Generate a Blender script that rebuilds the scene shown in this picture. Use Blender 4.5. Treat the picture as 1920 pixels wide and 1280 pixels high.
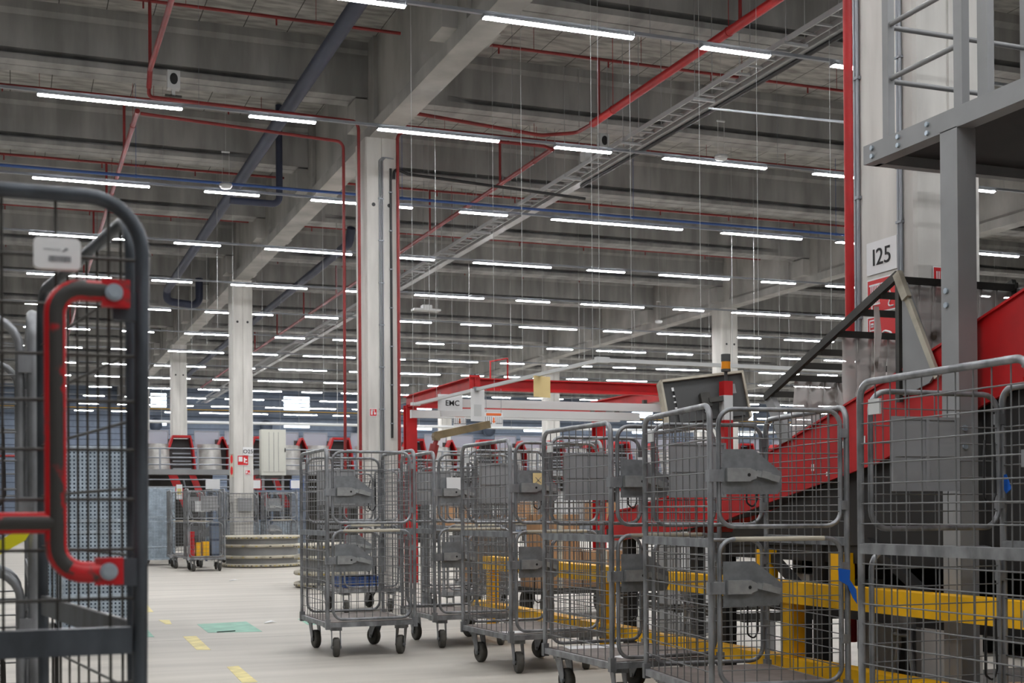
import bpy, math, random
from mathutils import Vector, Matrix
random.seed(7)
SC = bpy.context.scene
COL = SC.collection
for _o in list(bpy.data.objects):
    bpy.data.objects.remove(_o)
R = math.radians
# ------------------------------------------------------------------ camera
CAM_H = 1.125
yaw, pitch, roll = R(20.9815), R(0.2827), R(0.39107)
F = Vector((math.sin(yaw)*math.cos(pitch), math.cos(yaw)*math.cos(pitch), math.sin(pitch)))
R0 = Vector((math.cos(yaw), -math.sin(yaw), 0)); U0 = R0.cross(F)
RC = R0*math.cos(roll) - U0*math.sin(roll); UC = U0*math.cos(roll) + R0*math.sin(roll)
cd = bpy.data.cameras.new('camera'); cam = bpy.data.objects.new('camera', cd); COL.objects.link(cam)
M = Matrix((RC, UC, -F)).transposed().to_4x4(); M.translation = Vector((0, 0, CAM_H)); cam.matrix_world = M
cd.sensor_width = 36; cd.sensor_fit = 'HORIZONTAL'; cd.lens = 45.853; cd.shift_y = 0.16066
cd.clip_start = 0.05; cd.clip_end = 300
cd.dof.use_dof = True; cd.dof.focus_distance = 8.0; cd.dof.aperture_fstop = 6.6
SC.camera = cam
# ------------------------------------------------------------------ world, exposure
w = bpy.data.worlds.new('daylight'); SC.world = w; w.use_nodes = True
bg = w.node_tree.nodes['Background']; bg.inputs[0].default_value = (0.72, 0.85, 1.0, 1); bg.inputs[1].default_value = 6.0
SC.view_settings.view_transform = 'Standard'; SC.view_settings.look = 'None'
SC.view_settings.exposure = 0.0; SC.view_settings.gamma = 1.0; SC.view_settings.use_curve_mapping = False
SC.cycles.max_bounces = 7; SC.cycles.diffuse_bounces = 4; SC.cycles.glossy_bounces = 3; SC.cycles.transparent_max_bounces = 12
SC.cycles.transmission_bounces = 4
SC.cycles.caustics_reflective = False; SC.cycles.caustics_refractive = False
SC.cycles.sample_clamp_indirect = 4.0
LAMP = 112.0

# ------------------------------------------------------------------ materials
def srgb(r, g, b):
    f = lambda c: (c/255/12.92) if c/255 <= 0.04045 else ((c/255+0.055)/1.055)**2.4
    return (f(r), f(g), f(b), 1)
def mat(name, rgb, rough=0.6, metal=0.0, var=0.0, scale=6.0, stretch=(1, 1, 1), rgb2=None, bump=0.0, detail=5.0, contrast=(0.35, 0.65)):
    m = bpy.data.materials.new(name); m.use_nodes = True
    nt = m.node_tree; b = nt.nodes['Principled BSDF']
    b.inputs['Base Color'].default_value = srgb(*rgb); b.inputs['Roughness'].default_value = rough; b.inputs['Metallic'].default_value = metal
    if var or rgb2:
        tc = nt.nodes.new('ShaderNodeTexCoord'); mp = nt.nodes.new('ShaderNodeMapping'); mp.inputs['Scale'].default_value = stretch
        nz = nt.nodes.new('ShaderNodeTexNoise'); nz.inputs['Scale'].default_value = scale; nz.inputs['Detail'].default_value = detail
        rp = nt.nodes.new('ShaderNodeValToRGB')
        if rgb2 is None:
            c1 = tuple(max(0, x*(1-var)) for x in rgb); c2 = tuple(min(255, x*(1+var)) for x in rgb)
        else: c1, c2 = rgb, rgb2
        rp.color_ramp.elements[0].position, rp.color_ramp.elements[1].position = contrast
        rp.color_ramp.elements[0].color = srgb(*c1); rp.color_ramp.elements[1].color = srgb(*c2)
        nt.links.new(tc.outputs['Object'], mp.inputs[0]); nt.links.new(mp.outputs[0], nz.inputs['Vector'])
        nt.links.new(nz.outputs[0], rp.inputs[0]); nt.links.new(rp.outputs[0], b.inputs['Base Color'])
        if bump:
            bp = nt.nodes.new('ShaderNodeBump'); bp.inputs['Strength'].default_value = bump; bp.inputs['Distance'].default_value = 0.01
            nt.links.new(nz.outputs[0], bp.inputs['Height']); nt.links.new(bp.outputs[0], b.inputs['Normal'])
    return m
def emis(name, rgb, s):
    m = bpy.data.materials.new(name); m.use_nodes = True; nt = m.node_tree
    nt.nodes.remove(nt.nodes['Principled BSDF'])
    e = nt.nodes.new('ShaderNodeEmission'); e.inputs[0].default_value = (*rgb, 1); e.inputs[1].default_value = s
    nt.links.new(e.outputs[0], nt.nodes['Material Output'].inputs[0]); return m
def mix_in(m, fac_socket, rgb):
    """lay a second colour over the base colour by a 0..1 socket"""
    nt = m.node_tree; b = nt.nodes['Principled BSDF']; inp = b.inputs['Base Color']
    mx = nt.nodes.new('ShaderNodeMix'); mx.data_type = 'RGBA'
    if inp.links: nt.links.new(inp.links[0].from_socket, mx.inputs[6])
    else: mx.inputs[6].default_value = inp.default_value
    mx.inputs[7].default_value = srgb(*rgb); nt.links.new(fac_socket, mx.inputs[0]); nt.links.new(mx.outputs[2], inp)
def coord(m, axis, scale):
    """sawtooth 0..1 along an object axis with the given period"""
    nt = m.node_tree; tc = nt.nodes.new('ShaderNodeTexCoord'); sp = nt.nodes.new('ShaderNodeSeparateXYZ')
    nt.links.new(tc.outputs['Object'], sp.inputs[0])
    d = nt.nodes.new('ShaderNodeMath'); d.operation = 'DIVIDE'; d.inputs[1].default_value = scale; nt.links.new(sp.outputs[axis], d.inputs[0])
    fr = nt.nodes.new('ShaderNodeMath'); fr.operation = 'FRACT'; nt.links.new(d.outputs[0], fr.inputs[0]); return fr.outputs[0]
def less(m, s, v):
    n = m.node_tree.nodes.new('ShaderNodeMath'); n.operation = 'LESS_THAN'; n.inputs[1].default_value = v
    m.node_tree.links.new(s, n.inputs[0]); return n.outputs[0]

MT = {}
MT['floor'] = mat('trowelled concrete floor', (176, 171, 162), 0.62, 0, 0.07, 0.9, (0.35, 2.6, 1), detail=8, contrast=(0.3, 0.7))
_f = coord(MT['floor'], 1, 6.0); mix_in(MT['floor'], less(MT['floor'], _f, 0.0022), (92, 87, 80))
MT['conc'] = mat('precast concrete', (172, 171, 168), 0.85, 0, 0.10, 1.6, (1, 1, 0.5), detail=8)
MT['conc_col'] = mat('column concrete', (206, 204, 199), 0.8, 0, 0.07, 2.0, (2, 2, 0.35), detail=8)
MT['conc_beam'] = mat('beam concrete', (157, 157, 156), 0.9, 0, 0.10, 1.2, (3.0, 1, 0.5), detail=8)
MT['slab'] = mat('roof slab planks', (158, 157, 154), 0.9, 0, 0.16, 2.2, (1.2, 4, 1), detail=8)
_f = coord(MT['slab'], 0, 0.6); mix_in(MT['slab'], less(MT['slab'], _f, 0.02), (60, 58, 55))
MT['clad'] = mat('blue grey cladding', (112, 124, 142), 0.5, 0.3, 0.05, 3)
_f = coord(MT['clad'], 2, 0.3); mix_in(MT['clad'], less(MT['clad'], _f, 0.14), (70, 80, 96))
MT['wall'] = mat('plain wall panels', (140, 140, 138), 0.8, 0, 0.06, 1)
MT['wallfront'] = mat('dark grey wall panels', (120, 120, 122), 0.8, 0, 0.06, 1)
MT['galv'] = mat('worn galvanised tube', (136, 138, 141), 0.40, 0.5, 0.16, 14, (1, 1, 0.5), detail=6)
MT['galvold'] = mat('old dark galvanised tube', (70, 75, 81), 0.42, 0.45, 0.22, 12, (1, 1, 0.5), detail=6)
MT['galvdark'] = mat('dull galvanised wire', (120, 121, 122), 0.5, 0.5)
MT['galvplate'] = mat('spangled galvanised plate', (128, 131, 134), 0.5, 0.35, 0.07, 26, detail=3, contrast=(0.3, 0.7))
MT['latch'] = mat('pale cast latch metal', (158, 160, 160), 0.45, 0.4, 0.06, 20)
MT['galvnew'] = mat('bright galvanised sheet', (176, 188, 198), 0.38, 0.5, 0.10, 14)
MT['perf'] = mat('perforated galvanised sheet', (172, 186, 198), 0.38, 0.45, 0.08, 10)
_a = coord(MT['perf'], 0, 0.034); _b = coord(MT['perf'], 2, 0.034)
_nt = MT['perf'].node_tree; _mm = _nt.nodes.new('ShaderNodeMath'); _mm.operation = 'MULTIPLY'
_nt.links.new(less(MT['perf'], _a, 0.45), _mm.inputs[0]); _nt.links.new(less(MT['perf'], _b, 0.5), _mm.inputs[1]); mix_in(MT['perf'], _mm.outputs[0], (78, 90, 104))
MT['deckwood'] = mat('brown phenolic deck board', (112, 102, 97), 0.6, 0, 0.10, 8)
MT['black'] = mat('black plastic', (26, 26, 28), 0.5)
MT['darksteel'] = mat('dark grey steel', (62, 61, 58), 0.55, 0.3, 0.10, 6)
MT['rubber'] = mat('grey rubber tyre', (74, 72, 68), 0.8, 0, 0.12, 20)
MT['red'] = mat('red machine paint', (176, 10, 16), 0.5, 0, 0.06, 4)
MT['redpipe'] = mat('red sprinkler paint', (138, 42, 42), 0.45, 0, 0.08, 5)
MT['redworn'] = mat('worn red paint', (192, 24, 32), 0.42, 0, 0, 16, rgb2=(66, 63, 60), contrast=(0.62, 0.68), bump=0.1)
MT['redbare'] = mat('bare steel showing through red paint', (62, 60, 58), 0.5, 0.3, 0, 18, rgb2=(180, 26, 32), contrast=(0.58, 0.64))
MT['yellow'] = mat('yellow guard paint', (240, 182, 4), 0.5, 0, 0.05, 5)
MT['grey'] = mat('grey structural paint', (140, 141, 142), 0.5, 0, 0.04, 3)
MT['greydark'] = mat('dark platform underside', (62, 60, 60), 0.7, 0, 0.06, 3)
MT['boxgrey'] = mat('grey plastic board', (142, 143, 145), 0.55, 0, 0.04, 5)
MT['drain'] = mat('dark blue grey drain', (50, 56, 76), 0.6, 0, 0.05, 3)
MT['blue'] = mat('blue conduit', (58, 92, 158), 0.45)
MT['bluetape'] = mat('blue tape', (20, 98, 200), 0.5)
MT['white'] = mat('white card', (228, 229, 230), 0.6)
MT['whitepaint'] = mat('white painted metal', (206, 208, 208), 0.45)
MT['cream'] = mat('cream paper', (232, 208, 150), 0.7)
MT['ink'] = mat('black ink', (22, 22, 24), 0.7)
MT['inkgrey'] = mat('grey ink', (120, 122, 126), 0.7)
MT['signred'] = mat('fire sign red', (205, 28, 34), 0.45)
MT['orange'] = mat('orange print', (226, 110, 52), 0.6)
MT['card'] = mat('cardboard', (168, 128, 92), 0.8, 0, 0.06, 4)
MT['rail'] = mat('aluminium light rail', (146, 150, 156), 0.4, 0.5)
MT['ladder'] = mat('pale cable ladder steel', (176, 178, 180), 0.5, 0.1)
MT['wire'] = mat('steel suspension wire', (170, 172, 172), 0.6)
MT['jib'] = mat('ochre jib paint', (128, 112, 84), 0.6, 0, 0.1, 6)
MT['bumper'] = mat('dirty white bumper edge', (188, 182, 166), 0.75, 0, 0, 5, rgb2=(122, 114, 100), contrast=(0.48, 0.8))
MT['hazard'] = mat('yellow and black hazard tape', (176, 156, 78), 0.6)
_a = coord(MT['hazard'], 0, 0.22); mix_in(MT['hazard'], less(MT['hazard'], _a, 0.45), (40, 38, 34))
MT['belt'] = mat('black belt rubber', (30, 29, 29), 0.7)
MT['mat'] = mat('dark ribbed mat', (74, 68, 63), 0.8, 0, 0.12, 5)
_a = coord(MT['mat'], 1, 0.06); mix_in(MT['mat'], less(MT['mat'], _a, 0.3), (44, 40, 38))
MT['green'] = mat('worn green floor paint', (124, 172, 152), 0.6, 0, 0.08, 5)
MT['yelline'] = mat('worn yellow floor tape', (206, 192, 128), 0.6, 0, 0.08, 7)
MT['amber'] = mat('amber lens', (226, 140, 20), 0.3)
MT['screenback'] = mat('grey monitor back', (70, 71, 71), 0.6)
MT['beige'] = mat('beige cabinet paint', (206, 206, 196), 0.5)
MT['stainless'] = mat('stainless chute', (160, 158, 154), 0.45, 0.5, 0.08, 5)
MT['yellowstrap'] = mat('yellow strap', (222, 214, 30), 0.6)
MT['lamp'] = emis('lit tube diffuser', (0.98, 0.985, 1.0), LAMP)
def clear(name, rgb, alpha, rough=0.15):
    m = mat(name, rgb, rough); m.node_tree.nodes['Principled BSDF'].inputs['Alpha'].default_value = alpha; return m
MT['pvc'] = clear('cloudy pvc strip', (226, 222, 219), 0.66, 0.3)
_nt = MT['pvc'].node_tree; _t = _nt.nodes.new('ShaderNodeTexCoord'); _n = _nt.nodes.new('ShaderNodeTexNoise'); _n.inputs['Scale'].default_value = 7
_nt.links.new(_t.outputs['Object'], _n.inputs['Vector']); _r = _nt.nodes.new('ShaderNodeMapRange'); _r.inputs[1].default_value = 0.62; _r.inputs[2].default_value = 0.72
_nt.links.new(_n.outputs[0], _r.inputs[0]); mix_in(MT['pvc'], _r.outputs[0], (96, 82, 70))
MT['plexi'] = clear('scratched clear screen', (206, 210, 220), 0.42, 0.2)
MT['glass'] = clear('window glass', (235, 242, 250), 0.08, 0.05)

# ------------------------------------------------------------------ mesh builder
class MB:
    def __init__(s): s.v, s.f, s.sm, s.mi = [], [], [], []
    def add(s, vs, fs, smooth=False, mi=0):
        n = len(s.v); s.v += [tuple(p) for p in vs]
        for f in fs: s.f.append([i+n for i in f]); s.sm.append(smooth); s.mi.append(mi)
        return s
    def box(s, x0, x1, y0, y1, z0, z1, mi=0, M=None):
        vs = [Vector((x, y, z)) for x in (x0, x1) for y in (y0, y1) for z in (z0, z1)]
        if M: vs = [M @ p for p in vs]
        return s.add(vs, [(0, 1, 3, 2), (4, 6, 7, 5), (0, 4, 5, 1), (2, 3, 7, 6), (0, 2, 6, 4), (1, 5, 7, 3)], False, mi)
    def bar(s, a, b, wd, ht=None, mi=0, up=(0, 0, 1)):
        """rectangular bar from a to b"""
        a, b = Vector(a), Vector(b); d = (b-a).normalized(); u = Vector(up)
        if abs(d.dot(u)) > 0.99: u = Vector((0, 1, 0))
        x = d.cross(u).normalized(); y = x.cross(d); ht = ht or wd
        vs = [p + x*i*wd/2 + y*j*ht/2 for p in (a, b) for i, j in ((-1, -1), (1, -1), (1, 1), (-1, 1))]
        return s.add(vs, [(0, 1, 2, 3), (4, 7, 6, 5)] + [(i, i+4, (i+1) % 4+4, (i+1) % 4) for i in range(4)], False, mi)
    def tube(s, pts, r, n=8, closed=False, mi=0, cap=True, smooth=True):
        pts = [Vector(p) for p in pts]; m = len(pts)
        tg = []
        for i in range(m):
            a = pts[(i-1) % m] if (closed or i > 0) else pts[i]; b = pts[(i+1) % m] if (closed or i < m-1) else pts[i]
            tg.append((b-a).normalized())
        u = Vector((0, 0, 1)) if abs(tg[0].z) < 0.9 else Vector((0, 1, 0))
        x = tg[0].cross(u).normalized(); vs = []
        for i in range(m):
            x = (x - tg[i]*x.dot(tg[i])).normalized(); y = tg[i].cross(x)
            rr = r[i] if isinstance(r, (list, tuple)) else r
            for k in range(n):
                a = 2*math.pi*k/n + math.pi/n; vs.append(pts[i] + x*math.cos(a)*rr + y*math.sin(a)*rr)
        fs = []
        for i in range(m if closed else m-1):
            j = (i+1) % m
            for k in range(n): fs.append((i*n+k, i*n+(k+1) % n, j*n+(k+1) % n, j*n+k))
        s.add(vs, fs, smooth, mi)
        if cap and not closed:
            s.add(vs[:n], [tuple(range(n))[::-1]], False, mi); s.add(vs[-n:], [tuple(range(n))], False, mi)
        return s
    def cyl(s, a, b, r, n=16, mi=0, r2=None): return s.tube([a, b], [r, r if r2 is None else r2], n, False, mi)
    def lathe(s, prof, c, n=32, mi=0, a0=0, a1=360):
        full = a1-a0 >= 360; m = len(prof); k = n if full else n+1; vs = []
        for i in range(k):
            a = R(a0 + (a1-a0)*i/n)
            for (r, z) in prof: vs.append((c[0]+r*math.cos(a), c[1]+r*math.sin(a), c[2]+z))
        fs = [(i*m+j, ((i+1) % k)*m+j, ((i+1) % k)*m+j+1, i*m+j+1) for i in range(n) for j in range(m-1)]
        return s.add(vs, fs, True, mi)
    def poly(s, pts, off, mi=0):
        """flat polygon extruded by the vector off"""
        n = len(pts); off = Vector(off); a = [Vector(p) for p in pts]; b = [p+off for p in a]
        return s.add(a+b, [tuple(range(n))[::-1], tuple(range(n, 2*n))] + [(i, (i+1) % n, (i+1) % n+n, i+n) for i in range(n)], False, mi)
    def build(s, name, m, parent=None, loc=None):
        me = bpy.data.meshes.new(name); me.from_pydata(s.v, [], s.f)
        me.polygons.foreach_set('use_smooth', s.sm); me.polygons.foreach_set('material_index', s.mi)
        for q in (m if isinstance(m, (list, tuple)) else [m]): me.materials.append(MT[q])
        me.update()
        o = bpy.data.objects.new(name, me); COL.objects.link(o)
        if parent: o.parent = parent
        if loc: o.location = loc
        return o
def fillet(pts, r, n=6, closed=False):
    pts = [Vector(p) for p in pts]; m = len(pts); out = []
    for i in range(m):
        if not closed and i in (0, m-1): out.append(pts[i]); continue
        p, a, b = pts[i], pts[(i-1) % m], pts[(i+1) % m]
        da, db = (a-p).normalized(), (b-p).normalized()
        ang = da.angle(db); t = r/math.tan(ang/2); t = min(t, (a-p).length*0.49, (b-p).length*0.49); rr = t*math.tan(ang/2)
        c = p + (da+db).normalized()*rr/math.sin(ang/2); s0 = p+da*t-c; s1 = p+db*t-c; th = s0.angle(s1)
        if th < 1e-3: out.append(p); continue
        for k in range(n+1):
            q = k/n; out.append(c + (s0*math.sin((1-q)*th) + s1*math.sin(q*th))/math.sin(th))
    return out
def tag(o, label=None, cat=None, group=None, kind=None):
    if label: o['label'] = label
    if cat: o['category'] = cat
    if group: o['group'] = group
    if kind: o['kind'] = kind
    return o
def empty(name, loc=(0, 0, 0), rz=0):
    o = bpy.data.objects.new(name, None); COL.objects.link(o); o.location = loc; o.rotation_euler = (0, 0, rz); o.empty_display_size = 0.1
    return o
def struct(o): o['kind'] = 'structure'; return o
def copy_tree(o, parent=None):
    c = o.copy(); COL.objects.link(c)
    if parent: c.parent = parent
    for ch in list(o.children): copy_tree(ch, c)
    return c
def lettering(text, size, loc, rot, m, parent, name='lettering', align='CENTER', ext=0.0015, xs=1.0, bold=0.0):
    cu = bpy.data.curves.new(name, 'FONT'); cu.body = text; cu.size = size; cu.extrude = ext; cu.align_x = align; cu.align_y = 'CENTER'
    cu.offset = size*bold; cu.resolution_u = 4; tmp = bpy.data.objects.new('tmp', cu); me = bpy.data.meshes.new_from_object(tmp); bpy.data.objects.remove(tmp); me.name = name
    me.materials.clear(); me.materials.append(MT[m]); o = bpy.data.objects.new(name, me); COL.objects.link(o); o.location = loc; o.rotation_euler = rot
    o.scale = (xs, 1, 1)
    if parent: o.parent = parent
    return o
ORD = 'first second third fourth fifth sixth seventh eighth ninth tenth eleventh twelfth thirteenth fourteenth fifteenth sixteenth seventeenth eighteenth nineteenth twentieth'.split()
ORD += ['twenty-'+q for q in ORD[:9]] + ['thirtieth'] + ['thirty-'+q for q in ORD[:9]] + ['fortieth'] + ['forty-'+q for q in ORD[:9]]
def proj(X, Y, Z):
    """pixel of a world point in the 1920x1280 frame, used only to skip what never comes into view"""
    d = Vector((X, Y, Z-CAM_H)); z = d.dot(F)
    if z < 0.3: return (-9999, -9999)
    return (960 + 2445.5*d.dot(RC)/z, 948.46 - 2445.5*d.dot(UC)/z)
def seen(X, Y, Z, mx=40): p = proj(X, Y, Z); return -mx < p[0] < 1920+mx and -mx < p[1] < 1280+mx

# ================================================================== THE HALL
XL, XR, YB, YF, ZC = -14.0, 58.0, 66.5, -6.0, 7.83
struct(MB().box(XL, XR, YF, YB, -0.15, 0).build('floor', 'floor'))
struct(MB().box(XL, XR, YF, YB, ZC, ZC+0.2).build('ceiling', 'slab'))
struct(MB().box(XL-0.2, XL, YF, YB, 0, ZC).build('wall_left', 'wall'))
struct(MB().box(XR, XR+0.2, YF, YB, 0, ZC).build('wall_right', 'wall'))
struct(MB().box(XL, XR, YF-0.2, YF, 0, ZC).build('wall_front', 'wallfront'))
WIN = []
xw = 6.4
for k in range(8):
    x0 = 6.4 + 6.6*k
    WIN.append((x0, x0+(0.82 if k == 0 else 1.4)))
zw = ((5.52, 5.72), (6.42, 7.18))
wb = MB()
zc = [0, 5.52, 5.72, 6.42, 7.18, ZC]
for i in range(5):
    if i in (0, 2, 4): wb.box(XL, XR, YB, YB+0.15, zc[i], zc[i+1])
    else:
        xs = [XL] + [v for ab in WIN for v in ab] + [XR]
        for j in range(0, len(xs), 2): wb.box(xs[j], xs[j+1], YB, YB+0.15, zc[i], zc[i+1])
struct(wb.build('wall_back', 'clad'))
n = 1
for (x0, x1) in WIN:
    for (z0, z1) in zw:
        o = MB()
        o.box(x0, x1, YB+0.02, YB+0.07, z0, z0+0.03).box(x0, x1, YB+0.02, YB+0.07, z1-0.03, z1).box(x0, x0+0.03, YB+0.02, YB+0.07, z0, z1).box(x1-0.03, x1, YB+0.02, YB+0.07, z0, z1)
        if z1-z0 > 0.5: o.box(x0, x1, YB+0.02, YB+0.07, (z0+z1)/2-0.02, (z0+z1)/2+0.02)
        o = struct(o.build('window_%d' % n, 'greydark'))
        MB().box(x0, x1, YB+0.04, YB+0.05, z0, z1).build('pane', 'glass', o); n += 1
GX = [-7.8, 4.94, 17.7, 30.4, 43.1]
def column(x, y, wd=0.46, dp=0.58, top=6.475, groove=0.0):
    m = MB(); x0, x1, y0, y1 = x-wd/2, x+wd/2, y-dp/2, y+dp/2; g = x + groove; c = 0.02
    ring = [(x0+c, y0), (g-0.012, y0), (g-0.008, y0+0.014), (g+0.008, y0+0.014), (g+0.012, y0), (x1-c, y0), (x1, y0+c), (x1, y1-c), (x1-c, y1), (x0+c, y1), (x0, y1-c), (x0, y0+c)]
    m.poly([(a, b, 0) for a, b in ring][::-1], (0, 0, top))
    o = struct(m.build('concrete_column', 'conc_col'))
    h = MB()
    for s in (-0.115, 0.115): h.cyl((x+s, y0-0.002, 5.52), (x+s, y0+0.03, 5.52), 0.028, 12)
    h.build('fixing_hole', 'black', o)
    return o
for gx in GX:
    for k in range(-2, 6):
        y = 6.29+12*k
        if y > YB-0.5 or gx > 40: continue
        if gx < 0 or y < 0:
            continue
        if gx == 4.94 and k == 0: column(5.56, 7.05, 0.516, 0.65)
        else: column(gx, y)
def girder(x, y0, y1, beams):
    m = MB(); z0 = 6.475
    sec = [(-.17, z0), (.17, z0), (.17, z0+.17), (.11, z0+.24), (.11, ZC), (-.11, ZC), (-.11, z0+.24), (-.17, z0+.17)]
    m.poly([(x+a, y0, z) for a, z in sec], (0, y1-y0, 0))
    for b in beams:
        m.box(x-.172, x+.172, max(y0, b-0.55), min(y1, b+0.55), z0+.01, ZC)
        m.box(x-.36, x+.36, max(y0, b-0.24), min(y1, b+0.24), 6.64, 7.025)
    struct(m.build('concrete_girder_beam', 'conc'))
BY = [6.30+4*k for k in range(-4, 15)]
for gx in GX[:4]:
    for k in range(-1, 6):
        a = 6.29+12*k; b = min(a+12, YB)
        if a >= YB: continue
        girder(gx, a, b, [y for y in BY if a-0.01 <= y <= b+0.01])
def tbeam(x0, x1, y):
    """precast I beam that grows solid towards both bearings"""
    zb = 7.05
    half = [(.012, zb+.02), (.012, zb), (.24, zb), (.24, zb+.075), (.05, zb+.085), (.05, zb+.15), (.205, zb+.165), (.205, zb+.60), (.27, zb+.66), (.27, ZC)]
    isec = half + [(-a, z) for a, z in half[::-1]]
    ssec = [(a if abs(a) < .02 else (math.copysign(.24, a) if z < zb+.62 else a), z) for a, z in isec]
    st = [(x0, ssec), (x0+0.85, ssec), (x0+1.4, isec), (x1-1.4, isec), (x1-0.85, ssec), (x1, ssec)]
    m = MB(); n = len(isec); vs = [(x, y+a, z) for x, s in st for a, z in s]
    fs = [(i*n+k, i*n+(k+1) % n, (i+1)*n+(k+1) % n, (i+1)*n+k) for i in range(len(st)-1) for k in range(n)]
    m.add(vs, fs); m.add(vs[:n], [tuple(range(n))]); m.add(vs[-n:], [tuple(range(n))[::-1]])
    struct(m.build('concrete_roof_beam', 'conc_beam'))
for i in range(len(GX)):
    x0 = GX[i]+0.175; x1 = (GX[i+1] if i+1 < len(GX) else XR)-0.175
    for y in BY:
        if y > YB-0.3: continue
        if i == 0: tbeam(-7.6, x1, y)
        elif proj(x0, y, 7.0)[0] < 2300: tbeam(x0, x1, y)
# ------------------------------------------------------------------ lamp rows
def lamp_proto(L, nt):
    h = MB().poly([(0, y, z) for y, z in ((-.05, -.034), (-.046, -.034), (-.046, -.022), (.046, -.022), (.046, -.034), (.05, -.034), (.03, -.004), (-.03, -.004))], (L, 0, 0)).box(-0.012, 0, -0.05, 0.05, -0.036, -0.002).box(L, L+0.012, -0.05, 0.05, -0.036, -0.002)
    o = h.build('linear_lamp', 'rail')
    for k in range(nt):
        a, b = L*k/nt+(0.004 if k else 0), L*(k+1)/nt-(0.004 if k < nt-1 else 0)
        arc = [(.045*math.sin(q), -.022-.027*math.cos(q)) for q in [R(-90+30*i) for i in range(7)]]
        MB().poly([(a, y, z) for y, z in arc], (b-a, 0, 0)).build('diffuser', 'lamp', o)
    return o
PROTO = {1: lamp_proto(0.8, 1), 2: lamp_proto(1.6, 2), 3: lamp_proto(2.4, 3)}
used = set(); ZL = 5.962
rows = []
for k in range(-4, 14):
    y = 11.884+3.91*k; L = []
    for j in range(-2, 14):
        if k == 2 and j in (2, 3):
            L += [(8.29, 3), (11.47, 2), (13.82, 2)] if j == 2 else []; continue
        L += [(0.3+4*j, 2), (2.7+4*j, 1)]
    keep = []
    for x, t in L:
        vis = seen(x, y, ZL, 30) or seen(x+0.8*t, y, ZL, 30)
        if vis and x < XR-3: keep.append((x, t, True))
        elif k == -1 and -7 < x < 12 or k in (-2, -3) and -4 < x < 12 or k == -4 and -1 < x < 9: keep.append((x, t, False))  # unseen lamps continuing the rows, added for more light near the camera
        elif 0 <= k < 4 and -7 < x < 0: keep.append((x, t, False))
    rows.append((k, y, keep))
for k, y, keep in rows:
    cnt = 0
    if not keep: continue
    for x, t, vis in keep:
        if t not in used: o = PROTO[t]; used.add(t)
        else: o = copy_tree(PROTO[t])
        o.location = (x, y, ZL)
        kind = {1: 'short', 2: 'long double', 3: 'triple length'}[t]
        if vis:
            cnt += 1
            tag(o, '%s lit white tube lamp, %s from the left along the %s hanging lamp row' % (kind, ORD[cnt-1], ORD[k]), 'ceiling lamp', 'white tube lamps in the hanging rows')
        else:
            tag(o, 'lit white tube lamp added unseen beyond the edge of the view', 'ceiling lamp', 'white tube lamps outside the view')
    xs = [x for x, t, v in keep]
    x0, x1 = min(xs)-1.2, max(xs)+3
    m = MB().box(x0, x1, y-0.02, y+0.02, ZL-0.003, ZL+0.03)
    x = x0+0.6
    while x < x1: m.tube([(x, y, ZL+0.03), (x, y, ZC-.004)], 0.0025, 4); x += 4.0
    tag(m.build('light_rail', 'rail'), ('thin grey rail carrying the %s hanging lamp row' % ORD[k]) if k >= 0 else 'thin grey lamp rail hanging beyond the edge of the view', 'lamp rail', 'lamp rails')
for t in PROTO:
    if t not in used: 
        for c in list(PROTO[t].children): bpy.data.objects.remove(c)
        bpy.data.objects.remove(PROTO[t])
# ------------------------------------------------------------------ pipes, trays and conduits under the roof
def pipe(name, pts, r, m, label, cat, fr=0.08, n=10, group=None, hang=None):
    b = MB().tube(fillet(pts, fr, 5) if len(pts) > 2 else pts, r, n)
    if hang:
        p, q, st = Vector(pts[hang[0]]), Vector(pts[hang[0]+1]), hang[1]
        d = (q-p).normalized(); L = (q-p).length; t = 0.7
        while t < L:
            c = p+d*t; b.tube([c, (c.x, c.y, ZC-.004)], 0.004, 4); b.cyl(c-d*0.015, c+d*0.015, r+0.006, n); t += st
    o = b.build(name, m); return tag(o, label, cat, group)
pipe('sprinkler_main', [(1.575, 4.0, 6.475), (1.575, 16.15, 6.475), (1.575, 16.3, 6.3)], 0.032, 'redpipe', 'stout red sprinkler main crossing the front of the left bay', 'sprinkler pipe', 0.06, hang=(0, 4.0))
pipe('sprinkler_main', [(1.575, 16.3, 6.29), (1.575, 16.3, 6.19), (4.6, 17.95, 6.66), (4.6, 17.95, 0.35)], 0.023, 'redpipe', 'thin red pipe beside the front lamp row joining the riser left of the middle column', 'sprinkler pipe', 0.1)
pipe('sprinkler_main', [(4.46, 18.28, 0.35), (4.46, 18.28, 6.45), (1.62, 17.9, 6.455)], 0.022, 'redpipe', 'outermost red riser left of the middle column and its run across the left bay', 'sprinkler pipe', 0.1)
pipe('sprinkler_main', [(1.575, 17.85, 6.47), (1.575, 46, 6.475)], 0.034, 'redpipe', 'red sprinkler main running far down the left bay behind the second lamp row', 'sprinkler pipe', 0.1, hang=(0, 4.0))
pipe('sprinkler_main', [(7.5, 6.0, 6.475), (7.5, 16.35, 6.475)], 0.052, 'red', 'thickest bright red sprinkler main crossing in front of the cable ladder', 'sprinkler pipe', 0.3, hang=(0, 3.0))
pipe('sprinkler_main', [(7.5, 16.35, 6.475), (7.5, 16.9, 6.5), (7.1, 17.25, 6.52), (5.2, 17.3, 6.66)], 0.026, 'redpipe', 'thin red pipe bending from the thickest main across to the middle girder', 'sprinkler pipe', 0.2)
pipe('sprinkler_main', [(5.155, 17.9, 0.35), (5.155, 17.9, 6.56), (7.3, 17.62, 6.48), (7.46, 17.7, 6.475)], 0.023, 'redpipe', 'red riser at the right edge of the middle column and its run to the ladder', 'sprinkler pipe', 0.1)
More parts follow.
